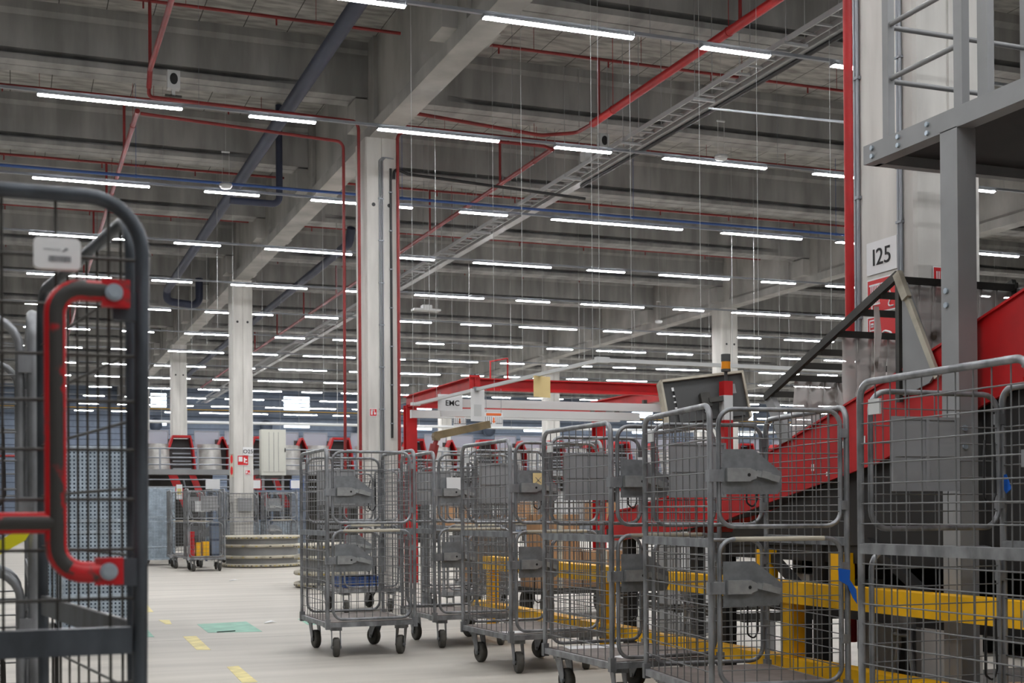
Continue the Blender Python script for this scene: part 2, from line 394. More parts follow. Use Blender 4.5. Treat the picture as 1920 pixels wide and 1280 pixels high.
pipe('sprinkler_main', [(7.46, 17.7, 6.475), (7.46, 56, 6.475)], 0.036, 'redpipe', 'red sprinkler main receding beside the cable ladder', 'sprinkler pipe', 0.15, hang=(0, 4.0))
for side, (x0, x1, xr, xs) in (('left', (-1.0, 4.7, 1.575, 0)), ('right', (5.15, 17.2, 7.5, 0))):
    for k in range(10):
        y = 12.3+3.85*k; z = 7.3
        if side == 'right' and k == 0: y = 12.45
        m = MB().tube([(x0, y, z), (x1, y, z)], 0.021, 8).tube([(xr, y, z), (xr, y, 6.5)], 0.021, 8)
        x = x0+0.9
        while x < x1:
            m.cyl((x, y, z-0.02), (x, y, z-0.1), 0.012, 6); m.tube([(x+0.5, y, z), (x+0.5, y, ZC)], 0.004, 4); x += 1.6
        tag(m.build('sprinkler_branch', 'redpipe'), 'thin red sprinkler branch across the %s bay, %s one from the front' % (side, ORD[k]), 'sprinkler pipe', 'sprinkler branch pipes')
# I25 riser beside the near column
pipe('sprinkler_riser', [(4.92, 6.88, 0.3), (4.92, 6.88, 7.4)], 0.03, 'red', 'bright red vertical riser pipe beside the near column marked I25', 'sprinkler pipe')
pipe('sprinkler_tie', [(4.92, 6.88, 3.56), (5.42, 9.5, 4.468)], 0.008, 'rail', 'thin threaded steel stay bar clamped to the bright red riser', 'stay bar')
pipe('drain_pipe', [(3.62, 6.0, 6.83), (3.62, 33.2, 6.7), (3.62, 33.4, 6.45), (4.45, 33.6, 6.4), (4.45, 33.6, 7.1)], 0.095, 'drain', 'thick dark blue grey drain pipe slanting under the left bay beams', 'drain pipe', 0.2, 14)
pipe('drain_pipe', [(3.3, 21.2, 6.18), (4.10, 21.2, 6.18), (4.10, 21.2, 7.8)], 0.055, 'drain', 'short dark elbow drain beside the girder behind the middle column', 'drain pipe', 0.12, 12)
pipe('drain_pipe', [(6.55, 26.2, 7.0), (6.55, 26.4, 6.72), (6.45, 52, 6.6)], 0.09, 'drain', 'dark drain pipe falling away right of the second column', 'drain pipe', 0.2, 12)
pipe('blue_conduit', [(-3, 19.55, 6.03), (16.5, 19.55, 6.03)], 0.022, 'blue', 'long straight blue conduit just above the third lamp row', 'conduit', hang=(0, 4.0))
pipe('black_conduit', [(5.12, 17.98, 5.9), (5.12, 17.95, 6.05), (5.32, 17.95, 5.98), (8.1, 17.95, 5.85)], 0.022, 'black', 'thin black conduit running right from the middle column to the cable channel', 'conduit', 0.05)
# cable ladder and channel
m = MB(); y0, y1 = 5.0, 60.0
for x in (7.80, 8.02): m.box(x-0.008, x+0.008, y0, y1, 6.16, 6.22)
y = y0
while y < 44: m.box(7.80, 8.02, y-0.014, y+0.014, 6.165, 6.19); y += 0.27
y = y0+1
while y < 58:
    for x in (7.79, 8.03): m.tube([(x, y, 6.16), (x, y, ZC-.004)], 0.005, 4)
    m.box(7.76, 8.06, y-0.02, y+0.02, 6.13, 6.16); y += 2.0
tag(m.build('cable_ladder', 'ladder'), 'long open steel cable ladder hung under the roof, rungs showing', 'cable tray')
m = MB().box(8.12, 8.26, y0, y1, 6.16, 6.21).box(8.12, 8.135, y0, y1, 6.21, 6.25).box(8.245, 8.26, y0, y1, 6.21, 6.25)
y = y0+0.5
while y < 58:
    for x in (8.115, 8.265): m.tube([(x, y, 6.16), (x, y, ZC-.004)], 0.005, 4)
    y += 2.0
o = tag(m.build('cable_channel', 'ladder'), 'long closed grey cable channel running right beside the cable ladder', 'cable tray')
MB().tube([(8.2, y0, 6.135), (8.2, 18.3, 6.135)], 0.026, 8).build('cable', 'black', o)
# loudspeakers, detectors
def speaker(x, y, z, label):
    t = tag(empty('loudspeaker', (x, y, z)), label, 'loudspeaker')
    MB().box(-0.075, 0.075, -0.06, 0.06, -0.11, 0.11).box(-0.02, 0.02, -0.02, 0.02, -0.19, -0.11).build('cabinet', 'whitepaint', t)
    m = MB(); pr = [(0.048*math.cos(a), -0.064, 0.005+0.07*math.sin(a)) for a in [2*math.pi*k/16 for k in range(16)]]
    m.poly(pr, (0, 0.006, 0)).build('cone', 'black', t)
    MB().box(-0.1, 0.1, -0.02, 0.02, -0.2, -0.18).build('bracket', 'darksteel', t); return t
speaker(1.87, 16.36, 6.44, 'small white loudspeaker clipped on the red pipe in the left bay')
speaker(8.24, 17.6, 6.63, 'small white loudspeaker facing forward above the cable ladder')
t = speaker(8.03, 17.75, 6.47, 'small grey loudspeaker turned sideways beside the cable ladder'); t.rotation_euler = (0, 0, R(95))
def detector(x, y, z, label):
    m = MB().lathe([(0.0, -0.05), (0.07, -0.045), (0.095, -0.01), (0.09, 0.02), (0.0, 0.025)], (x, y, z), 20)
    for s in (-0.05, 0.05): m.tube([(x+s, y, z), (x+s, y, z+0.5)], 0.003, 4)
    m.box(x-0.06, x+0.06, y-0.01, y+0.01, z+0.48, z+0.5)
    m.tube([(x, y, z+0.5), (x, y, ZC)], 0.003, 4)
    tag(m.build('ceiling_sensor', 'whitepaint'), label, 'sensor')
detector(2.97, 19.45, 5.98, 'white round sensor hanging over the blue conduit in the left bay')
detector(9.14, 15.7, 6.0, 'white round sensor hanging above the second lamp row on the right')
detector(15.07, 29, 5.86, 'white round sensor hanging before the far right girder')
m = MB().box(8.1, 8.7, 26.9, 27.15, 5.5, 5.54).box(8.3, 8.5, 26.9, 27.1, 5.54, 5.62)
for x in (8.36, 8.65): m.tube([(x, 27.0, 5.54), (x, 27.0, ZC)], 0.004, 4)
tag(m.build('wireless_box', 'whitepaint'), 'flat white box hung under a lamp row right of the middle column', 'box')
# suspension wires, each a thing
def wire(px, Y, z0, wi, z1=ZC-.004):
    # find X at depth Y whose pixel column is px at the wire's mid height
    lo, hi = -10.0, 60.0
    for _ in range(40):
        md = (lo+hi)/2
        if proj(md, Y, 4.5)[0] < px: lo = md
        else: hi = md
    o = MB().tube([(lo, Y, z0), (lo, Y, z1)], 0.0024 if Y < 20 else 0.0035, 5).build('suspension_wire', 'wire')
    return tag(o, 'thin steel suspension wire hanging from the roof, %s from the left' % ORD[wi], 'wire', 'thin suspension wires')
WL = sorted(((1109, 11.56, 2.6), (1122, 11.56, 2.6), (1182, 11.54, 2.6), (1312, 11.54, 2.6), (1420, 11.54, 2.6), (1557, 11.5, 2.6), (772, 13.2, 2.2), (925, 15.5, 2.6), (978, 13.4, 2.6), (817, 16.4, 2.6), (805, 21, 3.0),
                  (1373, 20, 3.0), (1414, 20, 3.0), (1462, 23, 3.0), (1640, 21, 3), (408, 24, 4.5), (437, 24, 4.5), (335, 26, 4.5), (360, 29, 4.6), (388, 27, 4.5), (492, 26, 4.5), (606, 22, 3), (632, 25, 3),
                  (880, 24, 3), (848, 26, 3), (958, 28, 3), (1018, 26, 3), (1086, 25, 3), (1096, 29, 3), (1125, 31, 3), (1190, 27, 3), (1250, 29, 3), (1330, 26, 3), (1345, 31, 3), (1480, 27, 3), (1505, 30, 3), (1540, 25, 3), (1570, 33, 3), (560, 30, 3.2), (525, 34, 3.2), (1866, 22, 3), (1890, 26, 3)))
for wi, (px, Y, z0) in enumerate(WL):
    wire(px, Y, z0, wi)

# ================================================================== ROLL CAGES
CW, CDP, CH = 0.71, 0.93, 1.63
def loop_frame(x0, x1, z0, z1, y, rad, r, n=8):
    return MB().tube(fillet([(x0, y, z0), (x1, y, z0), (x1, y, z1), (x0, y, z1)], rad, 5, True), r, n, True)
def grid(m, axis, c, a0, a1, z0, z1, da, dz, r, off=0.004):
    """welded wire grid in the plane axis = c"""
    na = max(1, round((a1-a0)/da)); nz = max(1, round((z1-z0)/dz))
    for i in range(1, na):
        a = a0+(a1-a0)*i/na
        p = (lambda z: (c+off, a, z)) if axis == 'x' else (lambda z: (a, c+off, z))
        m.tube([p(z0), p(z1)], r, 5, cap=False)
    for i in range(1, nz):
        z = z0+(z1-z0)*i/nz
        p = (lambda q: (c-off, q, z)) if axis == 'x' else (lambda q: (q, c-off, z))
        m.tube([p(a0), p(a1)], r, 5, cap=False)
    return m
def caster(parent, x, y, ang):
    t = empty('caster', (x, y, 0), R(ang)); t.parent = parent
    f = MB(); f.box(-.045, .045, -.05, .05, .205, .236)
    for s in (-1, 1):
        f.poly([(s*.034-.003, -.045, .205), (s*.034-.003, .045, .205), (s*.034-.003, .062, .11), (s*.034-.003, .052, .06), (s*.034-.003, .028, .06)], (.006, 0, 0))
    f.cyl((-.042, .04, .077), (.042, .04, .077), .012, 8)
    f.build('fork', 'galv', t)
    wv = MB(); pf = [(.02, -.022), (.05, -.022), (.066, -.025), (.076, -.016), (.0765, .016), (.066, .025), (.05, .022), (.02, .022)]
    k = 20; vs = [(z, .04+rr*math.cos(2*math.pi*i/k), .077+rr*math.sin(2*math.pi*i/k)) for i in range(k) for rr, z in pf]
    np_ = len(pf); wv.add(vs, [(i*np_+j, i*np_+j+1, ((i+1) % k)*np_+j+1, ((i+1) % k)*np_+j) for i in range(k) for j in range(np_-1)], True)
    wv.build('wheel', 'rubber', t)
    return t
def half_gate(parent, name, z0, z1, front):
    s = -1 if front else 1; y = s*(CDP/2-0.005); x0, x1 = -CW/2+.045, CW/2-.03
    g = loop_frame(x0, x1, z0, z1, y, .075, .0115).build(name, 'galv', parent)
    grid(MB(), 'y', y, x0, x1, z0, z1, .064, .072, .0027).build('wire_mesh', 'galvdark', g)
    if name == 'lower_gate' and front: MB().tube([(x0+.08, y, z1), (x0+.36, y, z1), (x1-.09, y, z1)], .0124, 8).build('pale_grip', 'bumper', g)['label'] = 'pale worn paint on the top bar'
    zp = z0+(.155 if name == 'upper_gate' else .375)
    if front:
        yf = y-.014; xa = x0+.012
        MB().poly([(xa, yf, zp), (xa+.285, yf, zp), (xa+.305, yf, zp+.035), (xa+.305, yf, zp+.105), (xa+.16, yf, zp+.215), (xa, yf, zp+.215)], (0, -.003, 0)).build('card_plate', 'galvplate', g)
        l = MB().box(xa+.015, xa+.135, yf-.03, yf-.002, zp+.06, zp+.125)
        l.poly([(xa+.135, yf-.004, zp+.065), (xa+.165, yf-.004, zp+.075), (xa+.165, yf-.004, zp+.11), (xa+.135, yf-.004, zp+.122)], (0, -.024, 0))
        l.bar((xa+.165, yf-.015, zp+.10), (xa+.285, yf-.015, zp+.07), .02, .03)
        l.bar((xa+.19, yf-.028, zp+.096), (xa+.235, yf-.028, zp+.085), .012, .034)
        l = l.build('latch', 'latch', g); MB().cyl((xa+.125, yf-.032, zp+.092), (xa+.125, yf-.02, zp+.092), .008, 10).build('pin_hole', 'black', g)
        MB().box(x0-.058, x0+.018, y-.026, y+.026, zp+.06, zp+.118).build('latch_clamp', 'galv', g)
    else:
        m = MB()
        if name == 'upper_gate':
            m.box(-.225, .105, y-.022, y-.010, 1.20, 1.5)
            for x in (-.225, -.06, .09): m.box(x, x+.014, y-.03, y-.022, 1.205, 1.495)
            for z in (1.2, 1.34, 1.488): m.box(-.225, .105, y-.028, y-.022, z, z+.012)
            m.build('card_board', 'boxgrey', g)
        st = MB(); xs = x1-.085; zb = z0+.09 if name == 'upper_gate' else z0+.12
        st.tube(fillet([(xs, y-.02, zb+.27), (xs-.018, y-.035, zb+.2), (xs-.02, y-.035, zb+.03), (xs+.02, y-.035, zb), (xs+.045, y-.03, zb+.05), (xs+.04, y-.03, zb+.26)], .02, 3), .005, 6).build('strap', 'black', g)
    return g
def make_cage():
    t = empty('roll_cage')
    d = MB(); x0, x1, y0, y1 = -CW/2, CW/2, -CDP/2, CDP/2
    for a, b in (((x0, y0), (x1, y0)), ((x0, y1), (x1, y1)), ((x0, y0), (x0, y1)), ((x1, y0), (x1, y1))):
        d.box(min(a[0], b[0])-.014, max(a[0], b[0])+.014, min(a[1], b[1])-.014, max(a[1], b[1])+.014, .236, .272)
    for y in (-.32, .32): d.box(x0, x1, y-.03, y+.03, .226, .262)
    for x in (x0, x1):
        for y in (y0, y1): d.box(x-.018, x+.018, y-.018, y+.018, .22, .3)
    d.build('deck_frame', 'galv', t)
    MB().box(x0+.014, x1-.014, y0+.014, y1-.014, .262, .276).build('deck_board', 'deckwood', t)
    for i, (x, y) in enumerate(((-.27, -.375), (.27, -.375), (-.27, .375), (.27, .375))): caster(t, x, y, (170, 150, 185, 20)[i])
    for s in (-1, 1):
        x = s*CW/2
        p = MB().tube(fillet([(x, y0, .28), (x, y0, CH), (x, y1, CH), (x, y1, .28)], .065, 6), .0145, 10)
        p.box(x-.012, x+.012, y0, y1, .952, .992)
        for y in (y0, y1): p.cyl((x-.001-s*.0, y+(.02 if y < 0 else -.02), 1.60), (x+s*.0145, y+(.02 if y < 0 else -.02), 1.60), .005, 6)
        p = p.build('side_panel', 'galv', t)
        grid(MB(), 'x', x, y0, y1, .28, CH-.005, .094, .079, .003).build('wire_mesh', 'galvdark', p)
        if s < 0: MB().box(x-.005, x+.005, y1-.13, y1-.06, 1.50, 1.56).build('tag_box', 'whitepaint', p)
    half_gate(t, 'upper_gate', 1.05, 1.612, True); half_gate(t, 'lower_gate', .295, .99, True)
    half_gate(t, 'upper_gate', 1.05, 1.600, False); half_gate(t, 'lower_gate', .295, .965, False)
    for z in (.5, .85, 1.15, 1.5):
        for s in (-1, 1): MB().box(CW/2-.034, CW/2-.002, s*CDP/2-.016, s*CDP/2+.016, z-.022, z+.022).build('hinge', 'galv', t)
    return t
CAGE = make_cage(); _first = [True]
def cage(fx, fy, ang, label, group='empty wire roll cages', flip=False):
    """place a cage by its front left corner"""
    o = CAGE if _first[0] else copy_tree(CAGE); _first[0] = False
    a = R(ang); cx = fx+CW/2*math.cos(a)-CDP/2*math.sin(a); cy = fy+CW/2*math.sin(a)+CDP/2*math.cos(a)
    o.location = (cx, cy, 0); o.rotation_euler = (0, 0, a+(math.pi if flip else 0))
    return tag(o, label, 'roll cage', group)
cage(2.30, 10.03, 0.5, 'whole empty roll cage standing at the front of the aisle, all casters in sight')
cage(3.27, 10.33, 0.5, 'empty roll cage tucked between the whole aisle cage and the row on its right')
cage(3.235, 8.47, 2.0, 'empty roll cage with a hand marked cross card on its upper plate')
cage(3.165, 6.69, 1.5, 'empty roll cage with a blank white upper card and papers on its deck')
cage(3.10, 5.45, -7.5, 'slightly turned empty roll cage showing both sloping card plates, blue tape on its right post')
cage(3.155, 3.42, 0.0, 'nearest empty roll cage at the right edge, its long wire side facing the view')
cage(3.44, 14.35, 3, 'empty roll cage standing behind the whole aisle cage near the striped drum stack')
cage(4.35, 13.4, -3, 'empty roll cage behind the row, beside the end of the yellow guard rail')
cage(-0.66, 3.44, 0, 'dark roll cage at the left edge, tucked behind the close one with the red handle')
cage(3.25, 26.35, -2, 'roll cage loaded with red, yellow and blue crates beside the striped drum stack', flip=True)
cage(3.10, 28.0, -2, 'grey roll cage directly behind the one loaded with coloured crates', flip=True)
cage(2.35, 31.3, 3, 'far roll cage half hidden by the close cage frame on the left')
cage(4.55, 29.9, 3, 'roll cage rising behind the striped drum stack, left one of two', flip=True)
cage(5.45, 29.95, -3, 'roll cage rising behind the striped drum stack, right one of two')
cage(5.3, 14.6, 6, 'roll cage with cardboard boxes beyond the yellow guard rail')
# cards, papers and tape on the cages
def flat(name, pts, off, m, label, cat): return tag(MB().poly(pts, off).build(name, m), label, cat)
def card(x0, x1, y, z0, z1, label, m='white'):
    o = MB().box(x0, x1, y-.002, y, z0, z1).build('card', m); return tag(o, label, 'card')
card(3.335, 3.43, 6.688, 1.325, 1.435, 'blank white card tucked in the upper plate of the cage with paper on its deck')
o = card(3.40, 3.48, 8.455, 1.30, 1.40, 'cream card with a hand drawn cross on an upper cage plate', 'cream')
MB().bar((3.42, 8.452, 1.33), (3.46, 8.452, 1.37), .003).bar((3.42, 8.452, 1.37), (3.46, 8.452, 1.33), .003).build('pen_cross', 'inkgrey', o)
card(3.37, 3.52, 10.302, 1.30, 1.42, 'white card on the cage tucked behind the whole aisle cage')
flat('paper_sheet', [(3.25, 8.55, .277), (3.40, 8.58, .277), (3.38, 8.72, .277), (3.23, 8.70, .277)], (0, 0, .001), 'white', 'white paper lying on the deck of the cage with the cross card', 'paper')
flat('paper_sheet', [(3.22, 7.42, .277), (3.55, 7.38, .277), (3.6, 7.55, .277), (3.25, 7.6, .277)], (0, 0, .001), 'white', 'large white paper at the back of a cage deck', 'paper')
flat('paper_sheet', [(3.3, 6.84, .277), (3.42, 6.88, .277), (3.38, 6.98, .277), (3.28, 6.93, .277)], (0, 0, .001), 'white', 'small torn white paper near the front edge of a cage deck', 'paper')
flat('blue_tape', [(3.735, 5.335, .845), (3.80, 5.33, .835), (3.795, 5.33, .79), (3.83, 5.325, .74), (3.835, 5.325, .67), (3.81, 5.325, .70), (3.785, 5.33, .76), (3.74, 5.335, .785)], (0, -.003, 0), 'bluetape', 'torn blue tape hanging from the post between the two nearest cages', 'tape')
flat('blue_tape', [(3.862, 4.355, 1.265), (3.862, 4.325, 1.27), (3.862, 4.295, 1.21), (3.862, 4.325, 1.19), (3.862, 4.348, 1.22)], (-.004, 0, 0), 'bluetape', 'short blue tape scrap on the wires at the right edge', 'tape')
# ------------------------------------------------------------------ the close cage on the left with the red handle
t = tag(empty('roll_cage', (0, 2.155, 0)), 'very close dark roll cage on the left with a worn red bent handle', 'roll cage')
yy = 0.0; tr = .0118
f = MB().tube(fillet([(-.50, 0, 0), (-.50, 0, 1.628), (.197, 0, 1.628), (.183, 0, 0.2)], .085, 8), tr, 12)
f.box(-.5, .176, -.012, .012, .906, .948)
for z in (1.455, 1.035): f.box(.150, .185, -.012, .004, z-.022, z+.022)
f = f.build('front_panel', 'galvold', t)
g = MB()
for k in range(-6, 2): g.tube([(.066+.079*k, .004, .3), (.066+.079*k, .004, 1.62)], .0026, 6)
for z in (1.53, 1.455, 1.377, 1.305, 1.228, 1.150, 1.071, .993, .86, .78, .70, .62, .54): g.tube([(-.5, -.003, z), (.185, -.003, z)], .0026, 6)
for k in range(5): g.tube([(-.36+.079*k+.106, .004, .3), (-.36+.079*k+.106, .004, .905)], .0022, 6)
g.build('wire_mesh', 'darksteel', f)
h = MB()
ht = .0165; yh = -.035
h.tube(fillet([(.142, yh+.008, 1.474), (.063, yh, 1.474), (.063, yh, 1.037), (.15, yh+.008, 1.037)], .052, 8), ht, 14)
h.tube([(-.42, yh, 1.114), (.060, yh, 1.114)], ht, 14)
for z, x in ((1.471, .154), (1.038, .142)):
    h.box(x-.022, x+.02, yh-.006, yh+.016, z-.021, z+.021)
h.mi = []
for fc, sm_ in zip(h.f, h.sm):
    pv = [Vector(h.v[q]) for q in fc]; nn = (pv[1]-pv[0]).cross(pv[2]-pv[0]); cc = sum(pv, Vector())/len(pv)
    h.mi.append(1 if sm_ and nn.length > 0 and abs(nn.normalized().y) > .8 and cc.y < yh and cc.x < .135 and not (cc.x > .085 and cc.z < 1.06) else 0)
hd = h.build('handle', ['redworn', 'redbare'], t)
for z, x in ((1.471, .150), (1.038, .140)): b = MB(); b.cyl((x, yh-.012, z), (x, yh-.005, z), .0135, 20); b.cyl((x, yh-.017, z), (x, yh-.012, z), .0095, 14); b.build('bolt', 'galvnew', hd)
tb = MB(); tb.poly(fillet([(.033, -.02, 1.507), (.102, -.02, 1.507), (.102, -.02, 1.555), (.033, -.02, 1.555)], .008, 4, True), (0, .018, 0))
tb = tb.build('tag_box', 'white', t); tb['label'] = 'white plastic tag box with a barcode'
m = MB(); x = .055; random.seed(3)
while x < .086: wd = random.choice((.0006, .001, .0016)); m.box(x, x+wd, -.0208, -.0199, 1.518, 1.527); x += wd+random.choice((.0006, .001))
for k in range(9): m.box(.048+.0028*k, .0497+.0028*k, -.0206, -.0199, 1.536, 1.5375)
m.poly([(.074, -.0206, 1.533), (.080, -.0206, 1.540), (.084, -.0206, 1.538), (.078, -.0206, 1.5345)], (0, .0006, 0))
m.build('barcode', 'inkgrey', tb)
# its right side panel, running away from the near post
def sp_(u, z, o=0.0): return (.190-.125*u/.86+o, .115+.85*u/.86, z)
p = MB().tube(fillet([sp_(0, .25), sp_(0, 1.628), sp_(.86, 1.628), sp_(.86, .25)], .07, 7), tr, 10)
p.bar(sp_(0, .925), sp_(.86, .925), .014, .042).bar(sp_(0, .27), sp_(.86, .27), .02, .03)
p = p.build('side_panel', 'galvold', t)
g = MB()
for k in range(1, 9): g.tube([sp_(.86*k/9, .27, .003), sp_(.86*k/9, 1.62, .003)], .0026, 6)
for k in range(1, 12): z = .27+1.35*k/12; g.tube([sp_(0, z, -.003), sp_(.86, z, -.003)], .0026, 6)
g.build('wire_mesh', 'darksteel', p)
p = MB().tube(fillet([(-.53, .95, .25), (-.53, .95, 1.628), (-.5, 0.02, 1.628), (-.5, .02, .25)], .07, 7), tr, 10)
p.bar((-.5, .02, .925), (-.53, .95, .925), .014, .042).build('side_panel', 'galvold', t)
d = MB().bar((-.5, .03, .25), (.18, .03, .25), .03, .036).bar((-.53, .95, .25), (.07, .95, .25), .03, .036).bar((.19, .1, .25), (.065, .96, .25), .03, .036).bar((-.5, .03, .25), (-.53, .95, .25), .03, .036)
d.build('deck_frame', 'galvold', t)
MB().poly([(-.5, .03, .25), (.18, .03, .25), (.06, .95, .25), (-.53, .95, .25)], (0, 0, .012)).build('deck_board', 'deckwood', t)
for x, y in ((-.4, .15), (.1, .15), (-.4, .82), (0, .82)): caster(t, x, y, 170)
# yellow strap on the dark cage behind
flat('yellow_strap', [(-.12, 3.40, 1.02), (-.03, 3.40, 1.03), (.03, 3.40, 1.065), (.052, 3.40, 1.10), (.052, 3.40, 1.13), (.03, 3.40, 1.10), (-.03, 3.40, 1.065), (-.12, 3.40, 1.05)], (0, -.005, 0), 'yellowstrap', 'bright yellow strap tied round the dark cage at the left edge', 'strap')
# perforated galvanised container
t = tag(empty('perforated_container', (.74, 12.45, 0)), 'tall bright perforated galvanised container seen through the close cage on the left', 'container')
x0, x1, y0, y1 = -.345, .325, -.45, .45
m = MB()
for x in (x0, x1):
    for y in (y0, y1): m.box(x-.018, x+.018, y-.018, y+.018, .12, 1.74)
for z in (.14, .42, .98, 1.08, 1.72):
    m.box(x0, x1, y0-.016, y0+.016, z-.014, z+.014); m.box(x0, x1, y1-.016, y1+.016, z-.014, z+.014)
    m.box(x0-.016, x0+.016, y0, y1, z-.014, z+.014); m.box(x1-.016, x1+.016, y0, y1, z-.014, z+.014)
m.build('frame', 'galvnew', t)
MB().box(x0, x1, y0-.004, y0+.004, .14, 1.72).build('perforated_sheet', 'perf', t)
MB().box(x0, x1, y1-.004, y1+.004, .14, 1.72).build('perforated_sheet', 'perf', t)
MB().box(x0-.004, x0+.004, y0, y1, .14, 1.72).build('perforated_sheet', 'galvnew', t)
MB().box(x1-.004, x1+.004, y0, y1, .14, 1.72).build('perforated_sheet', 'galvnew', t)
for x in (x0, x1):
    for y in (y0, y1): MB().box(x-.03, x+.03, y-.03, y+.03, 0, .12).build('foot', 'black', t)
t2 = copy_tree(t); t2.location = (.60, 14.2, 0); tag(t2, 'second perforated galvanised container hidden mostly behind the tall bright one', 'container')
t2 = copy_tree(t); t2.location = (3.06, 30.3, 0); tag(t2, 'far pale blue solid sided container left of the cage with coloured crates', 'container')

# ================================================================== RIGHT: GUARD RAIL, CONVEYOR, HOOD, PLATFORM
t = tag(empty('guard_rail', (4.2, 0, 0)), 'long yellow steel guard rail behind the row of cages', 'guard rail')
MB().box(-.06, .06, 2.2, 11.57, .596, .716).build('top_rail', 'yellow', t)
MB().box(-.06, .06, 2.2, 11.9, .205, .283).build('lower_rail', 'yellow', t)
for y in (2.8, 6.44, 8.95, 11.48): MB().box(-.045, .045, y-.05, y+.05, 0, .6).box(-.08, .08, y-.10, y+.10, 0, .012).build('post', 'yellow', t)
t = tag(empty('inclined_conveyor', (4.45, 0, 0)), 'red sided inclined belt conveyor climbing to the right behind the cages', 'conveyor')
W = .72
prof_top = [(9.50, .99), (9.42, 1.10), (9.29, 1.134), (9.075, 1.15), (8.39, 1.235), (7.007, 1.512), (5.724, 1.88), (4.859, 2.152), (3.2, 2.66)]
prof_bot = [(3.2, 2.22), (4.859, 1.72), (5.997, 1.381), (7.116, 1.173), (7.647, 1.06), (8.142, 1.006), (9.27, .90), (9.45, .90), (9.51, .945)]
def lin(pr, y):
    pr = sorted(pr)
    for (a, b), (c, d) in zip(pr, pr[1:]):
        if a <= y <= c: return b+(d-b)*(y-a)/max(c-a, 1e-6)
    return pr[0][1] if y < pr[0][0] else pr[-1][1]
ys = sorted({y for y, z in prof_top+prof_bot if y <= 9.45})
for x in (0, W):
    m = MB(); vs = [(x+dx, y, f_(y)) for y in ys for f_ in (lambda q: lin(prof_bot, q), lambda q: lin(prof_top, q)) for dx in (0, .02)]
    fs = []
    for k in range(len(ys)-1):
        a, b = 4*k, 4*k+4
        fs += [(a, b, b+2, a+2), (a+1, a+3, b+3, b+1), (a+2, b+2, b+3, a+3), (a, a+1, b+1, b)]
    n_ = 4*(len(ys)-1); fs += [(0, 2, 3, 1), (n_, n_+1, n_+3, n_+2)]
    m.add(vs, fs); m.build('side_panel', 'red', t)
m = MB()
for i in range(len(prof_top)-1):
    (a, b), (c, d) = prof_top[i], prof_top[i+1]; m.bar((.01, a, b), (.01, c, d), .045, .012)
    m.bar((W+.01, a, b), (W+.01, c, d), .045, .012)
for i in range(1, 6):
    (a, b), (c, d) = prof_bot[i], prof_bot[i+1]; m.bar((-.004, a, b+.012), (-.004, c, d+.012), .012, .03)
m.build('flange', 'red', t)
m = MB()
bl = [(y, z-.12) for y, z in prof_top[1:]]
for i in range(len(bl)-1):
    (a, b), (c, d) = bl[i], bl[i+1]; m.add([(.02, a, b), (W, a, b), (W, c, d), (.02, c, d), (.02, a, b-.02), (W, a, b-.02), (W, c, d-.02), (.02, c, d-.02)], [(0, 1, 2, 3), (7, 6, 5, 4), (0, 4, 5, 1), (3, 2, 6, 7)])
m.build('belt', 'belt', t)
m = MB()
for (y, z) in ((7.85, 1.20), (7.55, 1.26), (7.2, 1.33), (6.95, 1.30), (6.6, 1.38), (6.3, 1.50), (6.1, 1.52), (6.45, 1.33)): m.box(-.004, 0, y-.012, y+.012, z-.02, z+.02)
m.build('sticker', 'white', t)
m = MB().box(.05, W-.05, 3.2, 7.9, .82, .98)
m.poly([(.04, 7.6, 1.0), (.04, 3.2, 2.15), (.04, 3.2, .98), (.04, 7.6, .9)], (.03, 0, 0)).poly([(W-.07, 7.6, 1.0), (W-.07, 3.2, 2.15), (W-.07, 3.2, .98), (W-.07, 7.6, .9)], (.03, 0, 0))
m.box(.05, W-.05, 3.2, 7.8, .5, .56)
for y in (4.0, 5.4, 6.6, 7.7, 9.2):
    for x in (.06, W-.06): m.box(x-.04, x+.04, y-.04, y+.04, 0, .95)
for y in (5.4, 6.6): m.bar((.03, y, .55), (.03, y+.7, .95), .05)
m.build('undercarriage', 'belt', t)
for y, z in ((7.15, .75), (6.35, .75)): MB().box(-.02, .06, y-.07, y+.07, z-.09, z+.13).build('gear_box', 'yellow', t)
MB().box(W-.02, W, 2.6, 7.9, .5, .98).build('back_skirt', 'belt', t)
tag(MB().box(4.30, 6.9, 2.2, 7.3, 0, .012).build('floor_mat', 'mat'), 'large dark ribbed mat on the floor under the red conveyor', 'mat')
# parcels and trays stored beneath and beyond
for i, (x, y, z, a, b, c, mm, lab) in enumerate(((4.62, 6.9, .57, .3, .2, .16, 'white', 'pale carton in the dark space under the red conveyor, left one'), (4.62, 6.5, .57, .25, .18, .14, 'whitepaint', 'white carton in the dark space under the red conveyor, middle one'), (4.60, 5.9, .57, .3, .24, .12, 'card', 'brown carton in the dark space under the red conveyor'))):
    tag(MB().box(x, x+a, y, y+b, z, z+c).box(x-.002, x+a+.002, y+b/2-.02, y+b/2+.02, z+c-.002, z+c+.002, 1).build('carton', [mm, 'inkgrey']), lab, 'box')
t = tag(empty('machine_housing', (7.0, 3.0, 0)), 'dark machine housing with pale boxes on the far side of the red conveyor', 'machine')
MB().box(0, .9, 0, 5.6, .12, 1.25).build('body', 'darksteel', t)
for k in range(4): MB().box(-.03, 0, .4+1.3*k, .9+1.3*k, .35, .85).build('pale_cover', 'boxgrey', t)
for y in (.2, 2.8, 5.3): MB().box(.1, .8, y, y+.12, 0, .12).build('foot', 'black', t)
t = tag(empty('low_frame', (5.3, 8.8, 0)), 'low dark steel frame on the floor beyond the red conveyor', 'frame')
for y in (0, 1.1, 2.6): MB().box(0, 2.4, y, y+.07, .26, .33).build('cross_bar', 'darksteel', t)
for x in (0, 2.33): MB().box(x, x+.07, .07, 2.6, .27, .32).build('side_bar', 'darksteel', t)
